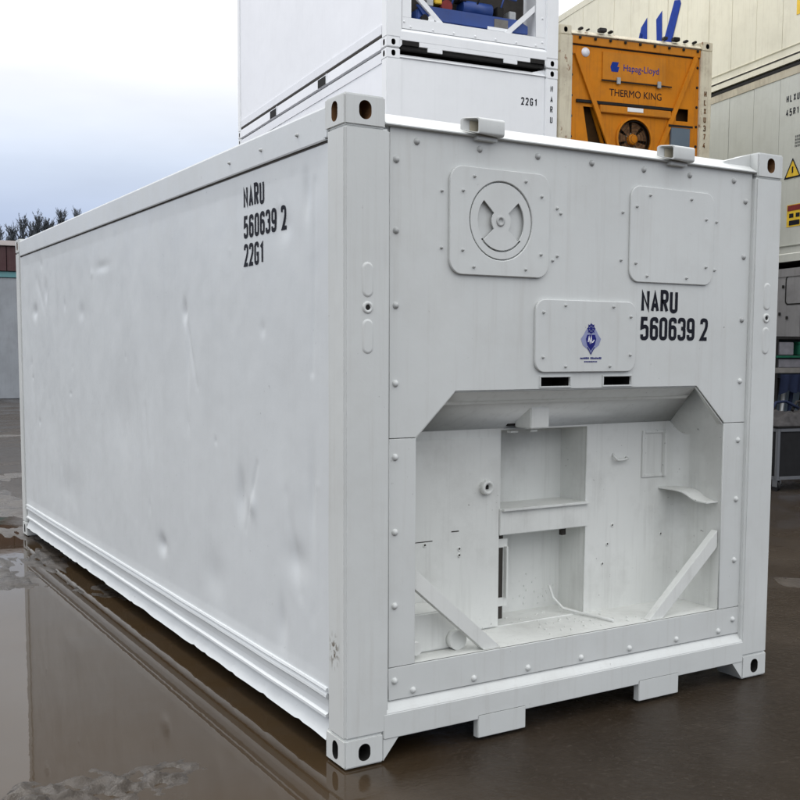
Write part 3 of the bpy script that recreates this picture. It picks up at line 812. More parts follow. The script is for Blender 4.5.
# near short piece between post and rail
boxo('rail_end_plate', (.0005, .05, .1415, .175, 2.448, 2.556), SIDEW, main, .003)
for i in range(3):
    o = link('rivet', SMALL, main); o.location = (.0015, .40+i*.36, 2.500); o.rotation_euler = (0, 0, R(-90)); o.scale = (1.25, 1, 1.25)

def side_text(s_, y, z, h, adv, gap=.5):
    me = text_mesh('lettering', s_, h, adv, INK, gap=gap)
    bm = bmesh.new(); bm.from_mesh(me)
    bmesh.ops.subdivide_edges(bm, edges=[e for e in bm.edges if e.calc_length() > .02], cuts=3, use_grid_fill=True)
    for v in bm.verts:
        yy_ = y-v.co.x; zz_ = z+v.co.z; d = v.co.y
        v.co = Vector((side_x(yy_, zz_)-.0016+d, yy_, zz_))
    bm.to_mesh(me); bm.free()
    link('lettering', me, main)
side_text('NARU', .990, 2.275, .102, .0600)
side_text('560639 2', .990, 2.142, .102, .0610, .6)
side_text('22G1', .990, 2.016, .102, .0590)

# ================================================================== other containers
def place(ob, o, rz):
    ob.location = o; ob.rotation_euler = (0, 0, -rz)
def plain_box(root, L_, H_, matf, mats, cast, postmat=None, panels=0, front=True):
    frame(root, matf, None, L_, H_, W, postmat or matf)
    for zz, sz in ((H_, 1), (0, -1)):
        for x, sx in ((0, 1), (W, -1)):
            for y, sy in ((0, 1), (L_, -1)):
                o = link('corner_casting', cast, root); o.location = (x, y, zz); o.scale = (sx, sy, sz)
    for mir in (0, 1):
        br = [(.05, .285), (-.002, .283), (.012, .262), (.012, .172), (-.004, .160), (-.006, .05), (.05, .05)]
        extrude_y(br, .162, L_-.162, 8, None, 'bottom_side_rail', mats if not mir else mats, root, bool(mir))
        tr = [(.06, H_-.15), (.004, H_-.15), (.001, H_-.03), (.06, H_-.022)]
        extrude_y(tr, .162, L_-.162, 8, None, 'top_side_rail', matf if panels else mats, root, bool(mir))
        x0, x1 = (.012, .03) if not mir else (W-.03, W-.012)
        if panels and not mir:
            n = panels; d = (L_-.284)/n
            for i in range(n):
                bm = bmesh.new(); box(bm, x0+random.uniform(-.002, .002), x1,   .142+i*d+.0015, .142+(i+1)*d-.0015, .284, H_-.149, bev=.004)
                link('wall_sheet', fin(bm, 'wall_sheet', mats), root)
            boxo('backing_wall', (x0+.010, x1+.01, .14, L_-.14, .27, H_-.14), UNDER, root)
        else:
            boxo('side_panel', (x0, x1, .142, L_-.142, .27, H_-.14), mats, root)
    if front: boxo('front_panel', (.188, W-.188, .022, .05, .22, H_-.098), matf, root, .004)

# ---- stack of three white containers --------------------------------------
SO = (4.581, 7.421); SR = .100; g = 'white containers stacked behind the near one'
def spt(x, y, z):
    c, s = math.cos(SR), math.sin(SR); return (SO[0]+x*c+y*s, SO[1]-x*s+y*c, z)
low = thing('shipping_container', 'clean white container at the foot of the white stack, hidden behind the near one', 'container', group=g)
plain_box(low, L, H, CLEANF, CLEANW, CAST_C); place(low, spt(0, 0, .069), SR)
mid = thing('shipping_container', 'clean white container with small black 22G1 on its end, under the blue machine', 'container', group=g)
plain_box(mid, L, H, CLEANF, CLEANW, CAST_C); place(mid, spt(0, 0, .064+H), SR)
lettering('', '22G1', .095, .066, INK, mid, 1.900, .0195, H-.480)
lettering('', 'NARU', .082, .130, INK, mid, 2.325, -.0025, H-.285, vertical=True, wd=.15)
top = thing('shipping_container', 'clean white refrigerated container with blue cooling machine, on top of the white stack', 'container', group=g)
frame(top, CLEANF, None, L, H, W)
put_castings(top, L, H, CAST_C, CAST_C)
front_panels(top, CLEANF, CLEANF); recess(top, CLEANF)
for mir in (0, 1):
    extrude_y([(.05, .285), (.002, .28), (.006, .175), (.022, .165), (.022, .137), (.0, .125), (-.004, -.004), (.05, -.004)], .160, L-.160, 12, None, 'bottom_side_rail', CLEANW, top, bool(mir)); extrude_y(TR, .160, L-.160, 6, None, 'top_side_rail', CLEANW, top, bool(mir))
    boxo('side_panel', (.012, .03, .14, L-.14, .26, 2.45) if not mir else (W-.03, W-.012, .14, L-.14, .26, 2.45), CLEANW, top)
BC = bolt_mesh(.012, CLEANF)
for x, z in bp:
    o = link('bolt', BC, top); o.location = (x, .0235 if z < .37 else .0255, z)
# fork openings and painted groove shade on the long side
for y in (2.10, 4.17):
    boxo('fork_opening', (-.0075, .010, y-.15, y+.15, -.001, .110), BLACK, top, .0)
    boxo('fork_opening_rim', (-.0095, -.0005, y-.175, y-.151, -.003, .13), CLEANW, top, .002)
boxo('rail_groove_shade', (.004, .0215, .17, L-.17, .138, .163), UNDER, top)  # dark strip filling the rail groove, painting its overhang shade
place(top, spt(0, 0, 5.260), SR)
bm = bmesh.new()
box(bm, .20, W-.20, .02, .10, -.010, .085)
link('gap_shade_block', fin(bm, 'gap_shade_block', BLACK), top)  # black filler painting the shade between the stacked boxes
boxo('sill_lower_edge', (.432, 2.015, -.001, .02, .036, .0895), CLEANF, top, .003)
for x0 in (.55, 1.62): boxo('fork_tab', (x0, x0+.20, -.004, .015, -.012, .0355), CLEANF, top, .002)
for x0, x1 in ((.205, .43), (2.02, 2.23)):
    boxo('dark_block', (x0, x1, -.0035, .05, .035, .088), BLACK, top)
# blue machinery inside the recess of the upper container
bm = bmesh.new()
prism(bm, [(.56, .400), (2.02, .400), (2.02, .50), (1.86, .56), (.43, .56)], .075, .10, 'y', bev=.004)
link('machine_tray', fin(bm, 'machine_tray', BLUE), top)
bm = bmesh.new(); box(bm, .45, 1.98, .10, .30, .38, .52, bev=.01); link('machine_base', fin(bm, 'machine_base', BLUE), top)
bm = bmesh.new(); cyl(bm, (1.30, .18, .63), .10, .42, 'x', 18); link('compressor', fin(bm, 'compressor', BLUE), top)
bm = bmesh.new(); cyl(bm, (.86, .17, .60), .075, .16, 'y', 14); link('compressor_end', fin(bm, 'compressor_end', REDB), top)
for x, z, m in ((.62, .64, GALV), (.74, .68, YELLOW), (1.62, .63, BLACK), (1.80, .60, GALV), (1.08, .76, BLACK)):
    bm = bmesh.new(); box(bm, x-.05, x+.05, .09, .24, z-.07, z+.06, bev=.008); link('machine_fitting', fin(bm, 'machine_fitting', m), top)
for k in range(4):
    bm = bmesh.new(); tube(bm, [(.55+.35*k, .12, .55), (.62+.35*k, .09, .72+.03*k), (.80+.35*k, .10, .80), (.95+.33*k, .14, .98)], .014, 6); link('machine_pipe', fin(bm, 'machine_pipe', BLUE if k % 2 else BLACK), top)
boxo('rating_plate', (1.52, 1.72, .068, .074, .43, .53), CARD, top)
boxo('pale_bracket', (1.42, 1.78, .060, .075, .385, .425), CLEANF, top, .003)
bm = bmesh.new(); cyl(bm, (.53, .06, .398), .045, .05, 'y', 16); link('roller', fin(bm, 'roller', BLACK), top)
bm = bmesh.new(); cyl(bm, (.615, .055, .392), .045, .03, 'y', 16); link('cap', fin(bm, 'cap', CLEANF), top)
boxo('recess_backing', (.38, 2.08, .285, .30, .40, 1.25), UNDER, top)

# ---- orange ended container on a second one --------------------------------
OO = (7.280, 7.482); OR = .182; HC = 2.896
def opt(z): return (OO[0], OO[1], z+.158)
g = 'containers of the orange stack'
o1 = thing('shipping_container', 'cream container under the one with the orange end', 'container', group=g)
plain_box(o1, L, HC, CREAM, BEIGE, CAST_CREAM); place(o1, opt(0), OR)
o2 = thing('shipping_container', 'old refrigerated container with orange end panel, rusty cream corner posts and big dark fan', 'container', group=g)
plain_box(o2, L, HC, CREAM, BEIGE, CAST_CREAM, front=False); place(o2, opt(HC), OR)
T = HC
fan = (1.205, T-1.40)
pl = plate('orange_panel', [(.186, .22), (2.252, .22), (2.252, T-.150), (.186, T-.150)],
      [circ(fan[0], fan[1], .285, 36), [(.50, T-1.55), (.80, T-1.55), (.60, T-1.02), (.40, T-1.02)], [(1.885, T-1.10), (2.085, T-1.10), (2.085, T-.93), (1.885, T-.93)]],
      .045, .055, ORANGE, o2, bev=.002)
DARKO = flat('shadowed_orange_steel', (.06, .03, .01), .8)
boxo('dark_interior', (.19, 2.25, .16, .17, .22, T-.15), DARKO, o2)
boxo('orange_header', (.186, 2.252, .022, .050, T-.215, T-.112), ORANGE2, o2, .004)
for i in range(9):
    boxo('header_clip', (.30+i*.235, .335+i*.235, .004, .022, T-.150, T-.118), BLACK, o2, .003)
boxo('dark_edge', (.195, 2.243, .040, .0448, T-.232, T-.2155), BLACK, o2)
bm = bmesh.new(); box(bm, .680, 1.690, .028, .045, T-.645, T-.275, bev=.004)
sp_ = link('sign_board', fin(bm, 'sign_board', ORANGE2), o2)
boxo('board_hinge_rail', (.66, 1.79, .018, .028, T-.665, T-.648), BLACK, o2, .002)
for x in (.93, 1.58):
    boxo('board_latch', (x-.03, x+.03, .010, .028, T-.69, T-.60), GALV, o2, .006)
bm = bmesh.new(); prism(bm, [(.80, T-.47), (.83, T-.40), (.93, T-.40), (.91, T-.46), (.94, T-.46), (.92, T-.53), (.82, T-.53)], .0255, .0275, 'y')
link('printed_logo', fin(bm, 'printed_logo', BLUEINK), o2)
me = font_mesh('lettering', 'Hapag-Lloyd', .125, BLUEINK); o = link('lettering', me, o2); o.location = (1.00, .0262, T-.505); o.scale = (.92, 1, 1)
me = font_mesh('lettering', 'THERMO KING', .135, INK); o = link('lettering', me, o2); o.location = (.80, .0432, T-.845); o.scale = (.93, 1, 1)
boxo('middle_bar', (.285, 1.83, .022, .045, T-.975, T-.935), BLACK, o2, .003)
bm = bmesh.new(); box(bm, .64, 1.78, .005, .044, T-1.085, T-.985, bev=.008); link('grab_step', fin(bm, 'grab_step', ORANGE2), o2)
boxo('white_notch', (1.07, 1.32, .0, .0048, T-1.045, T-.99), CLEANF, o2, .0)
for s in (0, 1):
    A = Vector((.270, T-.33)) if not s else Vector((2.18, T-.215)); B = Vector((.80, T-1.50)) if not s else Vector((1.62, T-1.50))
    d = (B-A).normalized(); nn = Vector((d.y, -d.x))*.035
    bm = bmesh.new(); prism(bm, [A+nn, B+nn, B-nn, A-nn], .008, .040, 'y', bev=.003); link('diagonal_brace', fin(bm, 'diagonal_brace', ORANGE), o2)
bm = bmesh.new()
for r_o, r_i in ((.29, .262),):
    t = plate_mesh('t', circ(fan[0], fan[1], r_o, 36), [circ(fan[0], fan[1], r_i, 36)], .02, .044, BLACK); bm.from_mesh(t)
link('fan_ring', fin(bm, 'fan_ring', ORANGE), o2)
for k in range(7):
    a0 = 360/7*k; bm = bmesh.new()
    pts = circ(fan[0], fan[1], .24, 6, a0, a0+38)+circ(fan[0], fan[1], .07, 3, a0, a0+38)[::-1]
    prism(bm, pts, .10, .108, 'y'); 
    link('fan_blade', fin(bm, 'fan_blade', BROWNR), o2)
bm = bmesh.new(); lathe(bm, (fan[0], .10, fan[1]), [(.075, 0), (.075, .04), (.05, .05), (0, .05)], 16); link('fan_hub', fin(bm, 'fan_hub', ORANGE), o2)
boxo('fan_motor_mount', (1.13, 1.29, .115, .16, T-1.55, T-1.30), CREAM, o2, .005)
for k in range(5):
    t = plate_mesh('t', circ(fan[0], fan[1], .235-.045*k+.004, 28), [circ(fan[0], fan[1], .235-.045*k, 28)], .018, .022, BLACK)
    link('fan_guard_ring', t, o2)
boxo('control_box', (1.785, 2.10, .006, .044, T-1.50, T-1.20), SLATE, o2, .006)
boxo('box_frame', (1.74, 2.14, .002, .0055, T-1.195, T-1.165), BLACK, o2)
bm = bmesh.new(); prism(bm, [(.55, T-1.0), (.59, T-1.0), (.80, T-1.55), (.76, T-1.55)], .10, .13, 'y'); link('inner_strut', fin(bm, 'inner_strut', ORANGE), o2)
bm = bmesh.new(); lathe(bm, (.42, .0445, T-.31), [(.062, 0), (.062, .004), (0, .005)], 20); link('round_sticker', fin(bm, 'round_sticker', WHITEINK), o2)
OB = bolt_mesh(.016, BLACK)
for z in (.35, .62, .89, 1.16, 1.43):
    for x in (.215, 2.222):
        o = link('bolt', OB, o2); o.location = (x, .045, T-z)
lettering('', 'HLXU374', .085, .118, BROWNR, o2, 2.31, -.0025, T-.75, vertical=True, wd=.2)
# clutter on its roof: ropes and clips along the header
for i, (x, w2, h2) in enumerate(((.30, .05, .03), (.42, .03, .02), (.60, .11, .05), (.76, .05, .03), (1.62, .06, .04), (1.78, .10, .05), (1.97, .05, .03), (2.12, .04, .03))):
    bm = bmesh.new(); box(bm, x, x+w2, -.02, .06, T-.035, T-.035+h2, bev=.008); link('roof_clip', fin(bm, 'roof_clip', BLACK if i % 2 else BROWNT), o2)

# ---- tall beige containers on the right -----------------------------------
BR_ = R(12); c_, s_ = math.cos(BR_), math.sin(BR_)
def bpt(x, y, z): return (11.079+x*c_+y*s_, 6.686-x*s_+y*c_, z)
L40 = 12.19; Y0 = -3.3
g = 'containers of the tall beige stack'
b1 = thing('shipping_container', 'grimy grey container at the bottom of the beige stack, behind the rack and cart', 'container', group=g)
plain_box(b1, L40, HC, GREYW, GREYW, CAST_BG, panels=20); place(b1, bpt(0, Y0, 0), BR_)
b2 = thing('shipping_container', 'grey beige container with black numbers and yellow warning stickers, middle of its stack', 'container', group=g)
plain_box(b2, L40, HC, RAILB, BEIGE2, CAST_BG, panels=20); place(b2, bpt(0, Y0, HC+.02), BR_)
b3 = thing('shipping_container', 'pale beige container with big blue letters, top of the beige stack at right', 'container', group=g)
plain_box(b3, L40, HC-.03, BEIGE, BEIGE, CAST_BG, panels=20); place(b3, bpt(0, Y0, 2*HC+.01), BR_)
boxo('rail_line_shade', (-.0075, .0, .17, L40-.17, .135, .160), UNDER, b3)  # dark strip painting the shade line along the bottom rail
boxo('dark_joint', (.0, .05, .17, L40-.17, -.03, .02), BLACK, b3)
def wall_poly(root, pts, zoff, mat, name, holes=()):
    """pts (y along the wall from the reference point, absolute z)"""
    P = [(-(y-Y0), z-zoff) for y, z in pts]
    me = plate_mesh(name, P, [[(-(y-Y0), z-zoff) for y, z in h] for h in holes], .0, .002, mat)
    me.transform(Matrix.Rotation(R(-90), 4, 'Z')); me.transform(Matrix.Translation((.0065, 0, 0)))
    return link(name, me, root)
zb3 = 2*HC+.01
# the blue letters, A and V
wall_poly(b3, [(4.60, 6.66), (4.50, 6.66), (4.22, 7.50), (4.03, 7.62), (4.00, 6.60), (4.12, 6.60), (4.13, 6.98), (4.44, 7.02)], zb3, BLUEINK, 'lettering', [[(4.36, 7.14), (4.15, 7.12), (4.155, 7.36), (4.26, 7.42)]])
wall_poly(b3, [(3.74, 7.50), (3.56, 7.60), (3.535, 6.98), (3.19, 7.66), (3.03, 7.62), (3.00, 7.55), (3.46, 6.50), (3.66, 6.50)], zb3, BLUEINK, 'lettering')
zb2 = HC+.02
def wall_text(root, s_, y, z, h, adv, zoff, mat=INK, wd=.17):
    me = text_mesh('lettering', s_, h, adv, mat, wd=wd); me.transform(SIDE_T)
    o = link('lettering', me, root); o.location = (.0085, y-Y0, z-zoff); return o
wall_text(b2, 'HLXU 3', .27, 5.285, .105, .075, zb2); wall_text(b2, '45R1', .27, 5.085, .105, .075, zb2)
for k in range(4): wall_text(b2, '8890', .055, 4.745-.045*k, .034, .028, zb2)
wall_poly(b2, [(.245, 4.185), (-.075, 4.185), (.085, 4.44)], zb2, YELLOW, 'warning_triangle')
for q in ([(.26, 4.175), (-.09, 4.175), (-.065, 4.198), (.235, 4.198)], [(.26, 4.175), (.085, 4.465), (.085, 4.43), (.232, 4.19)], [(-.09, 4.175), (.085, 4.465), (.085, 4.43), (-.062, 4.19)], [(.10, 4.25), (.07, 4.25), (.07, 4.34), (.10, 4.34)]):
    m_ = wall_poly(b2, q, zb2, INK, 'triangle_border'); m_.location.x = -.0025
wall_poly(b2, [(.175, 3.47), (-.15, 3.47), (-.15, 3.79), (.175, 3.79)], zb2, YELLOW, 'warning_label')
for q in ((.16, -.14, 3.70, 3.78), (.12, .03, 3.60, 3.66), (-.02, -.10, 3.60, 3.66), (.12, -.10, 3.49, 3.56)):
    m_ = wall_poly(b2, [(q[0], q[2]), (q[1], q[2]), (q[1], q[3]), (q[0], q[3])], zb2, INK if q[0] < .15 else REDB, 'label_print'); m_.location.x = -.0025
wall_poly(b3, [(.12, 6.50), (-.25, 6.50), (-.25, 7.0), (.12, 7.0)], zb3, YELLOW, 'warning_label')
# access hatch in the grey container
P = [(-(y-Y0), z) for y, z in ((.15, 2.33), (-.9, 2.33), (-.9, 2.75), (.15, 2.75))]
me = plate_mesh('side_hatch', rrect(P[0][0], P[1][0], 2.33, 2.76, .06), [rrect(P[0][0]+.02, P[1][0]-.02, 2.35, 2.74, .05)], 0, .006, BLACK)
me.transform(Matrix.Rotation(R(-90), 4, 'Z')); me.transform(Matrix.Translation((.008, 0, 0))); link('side_hatch', me, b1)
for k, (y, z) in enumerate(((.2, 2.6), (.10, 2.14), (.26, 2.2))):
    bm = bmesh.new(); box(bm, .001, .010, y-Y0-.03, y-Y0+.02, z-.02, z+.025, bev=.003); link('latch', fin(bm, 'latch', BLACK), b1)

# ================================================================== rack, cart and their loads
rk = thing('storage_rack', 'tall dark steel rack cluttered with boxes behind the wheeled cart at right', 'rack', (9.42, 5.60, 0), -.12)
RW, RDp = 1.7, .55
for x in (.0, RW-.05):
    for y in (0, RDp-.05):
        boxo('post', (x, x+.05, y, y+.05, 0, 1.84), BLACK, rk, .004)
for z, h, m in ((.30, .035, GREYM), (1.36, .07, CARD), (1.56, .035, BLACK), (1.80, .04, BLACK)): boxo('shelf', (-.01, RW+.01, -.01, RDp+.01, z, z+h), m, rk, .004)
def on_rack(name, label, cat, x0, x1, y0, y1, z0, z1, mat, extra=None):
    c = rk.matrix_basis @ Vector(((x0+x1)/2, (y0+y1)/2, z0)) if False else None
    t = thing(name, label, cat, (9.42+(x0+x1)/2*math.cos(-.12)-(y0+y1)/2*math.sin(-.12), 5.60+(x0+x1)/2*math.sin(-.12)+(y0+y1)/2*math.cos(-.12), z0), -.12)
    a, b, h = (x1-x0)/2, (y1-y0)/2, z1-z0
    bm = bmesh.new(); box(bm, -a, a, -b, b, .001, h, bev=.008); link('body', fin(bm, 'body', mat), t)
    if extra: extra(t, a, b, h)
    return t
def lid(m):
    def f(t, a, b, h): boxo('lid', (-a-.01, a+.01, -b-.01, b+.01, h+.001, h+.03), m, t, .005); boxo('label', (-a*.5, a*.3, -b-.004, -b-.001, h*.3, h*.7), PALEG, t)
    return f
on_rack('storage_box', 'pale grey box on the upper shelf of the rack, above the green edge', 'box', .07, .33, .02, .4, 1.596, 1.765, PALEG, lid(PALEG) if False else None)
on_rack('plastic_crate', 'dark green lidded crate on the upper shelf of the rack, right of the pale box', 'crate', .42, .95, .03, .45, 1.596, 1.74, GREENM, lid(GREENM))
on_rack('storage_box', 'low pale grey box on the pale middle shelf of the rack', 'box', .07, .62, .02, .45, 1.431, 1.545, PALEG, None)
on_rack('storage_box', 'brown carton on the pale middle shelf of the rack, right of the grey box', 'box', .70, 1.3, .02, .45, 1.431, 1.540, BROWNT, None)
PL = [('dark pipe leaning in the rack, nearest the left post', BLACK), ('grey steel pipe leaning in the rack, second from the left post', GALV), ('navy pipe leaning in the rack, third from the left post', NAVY), ('brown pipe leaning in the rack, farthest from the left post', BROWNT)]
for i, (x, l) in enumerate(((.08, .95), (.20, .88), (.34, .93), (.52, .85))):
    bm = bmesh.new(); tube(bm, [(0, 0, 0), (.06, .02, l*.5), (.16, .05, l)], .028, 8)
    t = link('leaning_pipe', fin(bm, 'leaning_pipe', PL[i][1])); t.location = (9.42+x, 5.60+.1-x*.12, .337)
    t['label'] = PL[i][0]; t['category'] = 'pipe'; t['group'] = 'pipes leaning in the rack'
# navy cloth hanging from the middle shelf
bm = bmesh.new(); gg = []
for i in range(31):
    col = []
    for j in range(9):
        x = .06+.62*i/30; z = 1.345-.24*j/8*(1+.25*noise.noise(Vector((x*7, 0, 0))))
        y = -.03-.02*math.sin(x*38+j*.2)*(.3+j/8)
        col.append((x, y, z))
    gg.append(col)
for off in (0, .004):
    V = [[bm.verts.new((9.42+x*math.cos(-.12)-(y+off)*math.sin(-.12), 5.60+x*math.sin(-.12)+(y+off)*math.cos(-.12), z)) for x, y, z in c] for c in gg]
    for i in range(30):
        for j in range(8):
            f = bm.faces.new((V[i][j], V[i+1][j], V[i+1][j+1], V[i][j+1])); f.smooth = True
t = link('hanging_cloth', fin(bm, 'hanging_cloth', NAVY)); t['label'] = 'navy cloth hanging below the pale middle shelf of the rack'; t['category'] = 'cloth'
boxo('green_edge', (-.005, RW+.005, -.016, -.0105, 1.562, 1.590), GREENM, rk)
boxo('back_sheet', (.03, RW-.03, RDp+.012, RDp+.02, .3, 1.80), SLATE, rk)

ct = thing('wheeled_cart', 'dark cart with grey metal frame on castor wheels standing at right edge', 'cart', (8.26, 4.60, 0), -.2)
CW, CD = 1.25, .6
for x in (0, CW-.04):
    for y in (0, CD-.04):
        boxo('frame_post', (x, x+.04, y, y+.04, .13, .74), GREYM, ct, .004)
        bm = bmesh.new(); cyl(bm, (x+.02, y+.02, .06), .058, .035, 'x', 18); wq = link('castor_wheel', fin(bm, 'castor_wheel', RUBBER), ct)
        bm = bmesh.new(); box(bm, x-.008, x-.002, y-.02, y+.06, .05, .135); box(bm, x+.042, x+.048, y-.02, y+.06, .05, .135); box(bm, x-.008, x+.048, y-.02, y+.06, .128, .136)
        link('castor_fork', fin(bm, 'castor_fork', GREYM), wq)
for z in (.13, .70):
    for d in ((.04, CW-.04, 0, .04), (.04, CW-.04, CD-.04, CD)): boxo('frame_rail', (d[0], d[1], d[2], d[3], z, z+.04), GREYM, ct, .004)
    for x in (0, CW-.04): boxo('frame_rail', (x, x+.04, .04, CD-.04, z, z+.04), GREYM, ct, .004)
boxo('front_sheet', (.04, CW-.04, .015, .025, .17, .70), RUBBER, ct)
boxo('side_sheet', (.015, .025, .04, CD-.04, .17, .70), RUBBER, ct)
boxo('top_board', (-.01, CW+.01, -.01, CD+.01, .741, .765), BLACK, ct, .004)
# crumpled tarpaulin lying on the cart
bm = bmesh.new(); nx, ny = 46, 26; gg = []
for i in range(nx+1):
    row = []
    for j in range(ny+1):
        x = -.03+1.25*i/nx; y = -.02+.60*j/ny
        e = min(1, i/4, (nx-i)/4, j/4, (ny-j)/4)
        z = .768+e*(.10+.07*noise.noise(Vector((x*5, y*6, 2)))+.03*noise.noise(Vector((x*16, y*18, 4)))+.05*math.exp(-((y-.3)/.14)**2))
        v = ct.matrix_basis if False else None
        xx = 8.26+x*math.cos(-.2)-y*math.sin(-.2); y2 = 4.60+x*math.sin(-.2)+y*math.cos(-.2)
        row.append(bm.verts.new((xx, y2, z)))
    gg.append(row)
for i in range(nx):
    for j in range(ny):
        f = bm.faces.new((gg[i][j], gg[i+1][j], gg[i+1][j+1], gg[i][j+1])); f.smooth = True
rim = [gg[i][0] for i in range(nx+1)]+[gg[nx][j] for j in range(1, ny+1)]+[gg[i][ny] for i in range(nx-1, -1, -1)]+[gg[0][j] for j in range(ny-1, 0, -1)]
lowr = [bm.verts.new((v.co.x, v.co.y, .7665)) for v in rim]
for i in range(len(rim)): bm.faces.new((rim[i], lowr[i], lowr[(i+1) % len(rim)], rim[(i+1) % len(rim)]))
bm.faces.new(lowr[::-1])
tp = link('folded_tarpaulin', fin(bm, 'folded_tarpaulin', BROWNT)); tp['label'] = 'crumpled grey brown tarpaulin lying on top of the wheeled cart'; tp['category'] = 'tarpaulin'
for k, (x, y) in enumerate(((.1, .25), (.45, .3), (.8, .22))):
    bm = bmesh.new(); tube(bm, [(0, 0, 0), (.13, .04, .10), (.28, .02, .11), (.42, -.06, .03)], .018, 8)
    t = link('rubber_hose', fin(bm, 'rubber_hose', [NAVY, BLACK, RUBBER][k])); t.location = (8.26+x*math.cos(.2)+y*math.sin(.2), 4.60-x*math.sin(.2)+y*math.cos(.2), .93)
    t['label'] = ['navy hose length over the left end of the tarpaulin', 'black hose length over the middle of the tarpaulin', 'dark rubber hose length over the right end of the tarpaulin'][k]; t['category'] = 'hose'

# ================================================================== warehouse far left
wh = thing('warehouse', 'grey walled warehouse with maroon fascia and teal strip, far behind at left', 'building', (0, 33.6, 0), -.12)
x0, x1 = -30, 12; rg = random.Random(2)
n = 14
for i in range(n):
    a = x0+(x1-x0)*i/n; b = x0+(x1-x0)*(i+1)/n
    boxo('wall_panel', (a+.01, b-.01, rg.uniform(-.02, .0), .25, 0, 4.05), WALLG, wh, .01)
boxo('wall_core', (x0, x1, .2, 11.8, 0, 5.0), WALLG, wh)
boxo('teal_strip', (x0, x1, -.06, .26, 4.06, 4.26), TEAL, wh, .01)
for i in range(42):
    boxo('fascia_sheet', (x0+i+.01, x0+i+.99, -.12+rg.uniform(-.01, .01), .27, 4.27, 5.10), MAROON, wh, .01)
boxo('fascia_trim', (x0-.1, x1+.1, -.2, .35, 5.105, 5.27), TRIMP, wh, .01)
bm = bmesh.new(); prism(bm, [(-.1, 5.27), (12, 5.27), (12, 5.45)], x0-.1, x1+.1, 'x'); link('roof', fin(bm, 'roof', MAROON), wh)

# ================================================================== trees behind the warehouse
BARK = flat('bark', (.06, .055, .055), .9, vary=.3)
TWIG = flat('bare_twigs', (.10, .11, .12), .9, vary=.35)
def tree(x, y, h, seed, fat):
    rr = random.Random(seed)
    t = thing('tree', '', 'tree', (x, y, 0), 0, 'slim bare trees behind the warehouse')
    bm = bmesh.new(); lean = rr.uniform(-.04, .04)
    tube(bm, [(lean*h*s*s, 0, h*s) for s in (0, .3, .6, .85, 1)], [.16, .13, .09, .05, .015], 8)
    link('trunk', fin(bm, 'trunk', BARK), t)
    bm = bmesh.new()
    def twig(p, d, l, wd, lev):
        q = p+d*l; s = d.cross(Vector((rr.uniform(-1, 1), rr.uniform(-1, 1), rr.uniform(-1, 1)))).normalized()*wd
        bm.faces.new([bm.verts.new(v) for v in (p-s, p+s, q)])
        if lev:
            for k in range(5 if lev > 1 else 6):
                tt = rr.uniform(.25, 1); nd = (d+Vector((rr.uniform(-.7, .7), rr.uniform(-.7, .7), rr.uniform(-.1, .8)))).normalized()
                twig(p+d*l*tt, nd, l*rr.uniform(.3, .5), wd*.6, lev-1)
    for k in range(230):
        s = rr.uniform(.25, .97); a = rr.uniform(0, 6.28); up = rr.uniform(1.6, 4.2)
        d = Vector((math.cos(a), math.sin(a), up)).normalized()
        prof = fat*(1-.75*s)*(.45+.55*min(1, s*3))
        twig(Vector((lean*h*s*s, 0, h*s)), d, prof*rr.uniform(.7, 1.25), .045, 3 if k % 3 == 0 else 2)
    link('crown', fin(bm, 'crown', TWIG), t)
    return t
TL = [(10.3, 68, 10.1, 3.2), (11.4, 71, 10.9, 3.0), (12.7, 70, 11.2, 2.5), (13.7, 70, 11.6, 2.4), (14.6, 71, 11.3, 2.6), (15.7, 70, 11.9, 2.6), (17.0, 72, 12.3, 2.8), (18.6, 71, 11.8, 2.8), (9.0, 69, 10.0, 3.0), (12.1, 74, 10.6, 3.2), (13.2, 75, 10.9, 3.2), (15.1, 75, 11.2, 3.2), (16.3, 75, 11.5, 3.2)]
TD = ['second from the left edge, wide and low', 'third from the left edge, wide crown', 'narrow, fourth from the left', 'narrow and straight, fifth from the left', 'sixth from the left, lower than its neighbours', 'tall narrow, seventh from the left', 'eighth from left, tip just above the container', 'hidden behind the container roof', 'at the very left edge, low crown',
      'low, back row, behind the third and fourth', 'low, back row, behind the fourth and fifth', 'low, back row, behind the sixth', 'low, back row, behind the seventh']
for i, (x, y, h, f) in enumerate(TL):
    t = tree(x, y, h-.85, 20+i, f*.82); t['label'] = 'bare bluish tree behind the warehouse, '+TD[i]

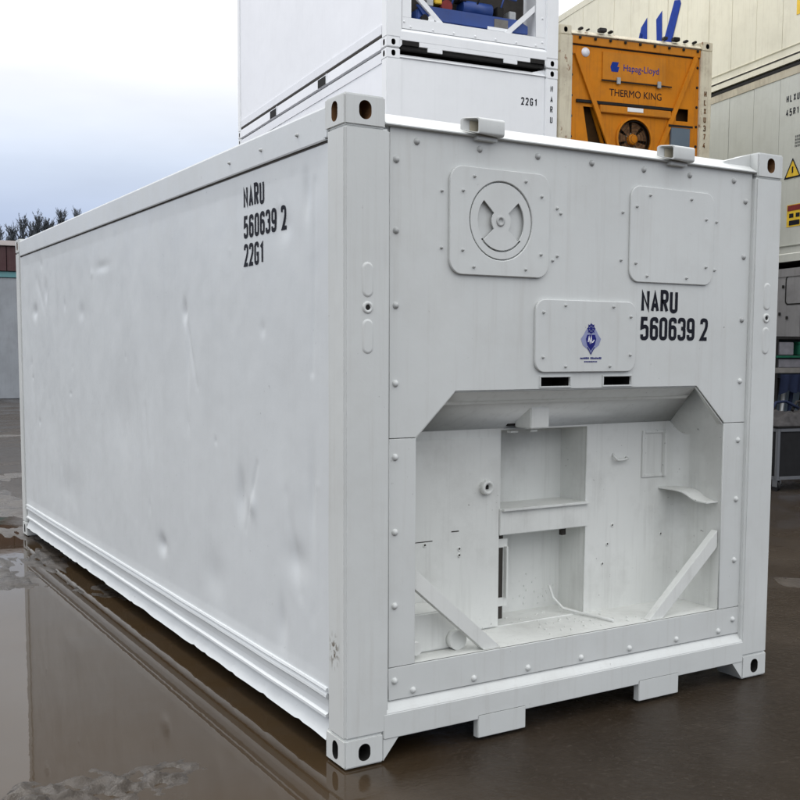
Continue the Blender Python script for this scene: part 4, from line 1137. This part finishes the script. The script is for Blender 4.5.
# ================================================================== ground
def axis(a, b, step, far, grow=1.22):
    v = [a+i*step for i in range(int((b-a)/step)+1)]; lo = []; hi = []
    s = step; p = v[0]
    while p > -far: s *= grow; p -= s; lo.append(p)
    s = step; p = v[-1]
    while p < far: s *= grow; p += s; hi.append(p)
    return lo[::-1]+v+hi
def ground_h(x, y):
    z = -.020+.012*noise.noise(Vector((x*1.6, y*1.6, 0)))
    # raised rough mud beyond the puddle on the left, and lumps near the camera
    a = max(0, min(1, (y-2.7+.9*noise.noise(Vector((x*1.8, y*1.2, 4))))/1.2))*max(0, min(1, (.9-x)/.8)) if y < 40 else 1
    if a > 0:
        z += a*(.014+.022*noise.noise(Vector((x*2.5, y*1.1, 7)))+.016*noise.noise(Vector((x*12, y*7, 3)))+.008*noise.noise(Vector((x*26, y*17, 3))))
    q = ((x+.98)/.46)**2+((y-.34)/.155)**2
    if q < 6:
        k = math.exp(-q*.8); wx = x+.03*noise.noise(Vector((x*11, y*11, 3))); wy = y+.03*noise.noise(Vector((x*11, y*11, 8)))
        cell = noise.voronoi(Vector((wx*8, wy*11, 0)))[0]
        lump = max(0, min(1, (cell[1]-cell[0])*1.3))
        z += k*(.020+.045*lump*(.3+1.1*abs(noise.noise(Vector((x*3, y*4, 6)))))+.030*noise.fractal(Vector((x*13, y*15, 5)), 1.0, 2.1, 5))
    if x > 3 or y > 8 or y < -4.5 or x < -4:
        z += .004+.02*noise.noise(Vector((x*.8, y*.8, 9)))
    return z
xs = axis(-1.6, .6, .014, 400, 1.12); ys = axis(-.3, 1.1, .014, 400, 1.035)
print('ground', len(xs), len(ys))
verts = [(x, y, ground_h(x, y) if abs(x) < 60 and abs(y) < 60 else -.012) for y in ys for x in xs]
nx = len(xs); faces = [(j*nx+i, j*nx+i+1, (j+1)*nx+i+1, (j+1)*nx+i) for j in range(len(ys)-1) for i in range(nx-1)]
me = bpy.data.meshes.new('ground'); me.from_pydata(verts, [], faces); me.materials.append(MUD)
for p in me.polygons: p.use_smooth = True
link('ground', me, kind='structure')
bm = bmesh.new(); f = bm.faces.new([bm.verts.new(v) for v in ((-60, -40, -.006), (60, -40, -.006), (60, 80, -.006), (-60, 80, -.006))])
link('puddle_water', fin(bm, 'puddle_water', WATER), kind='structure')
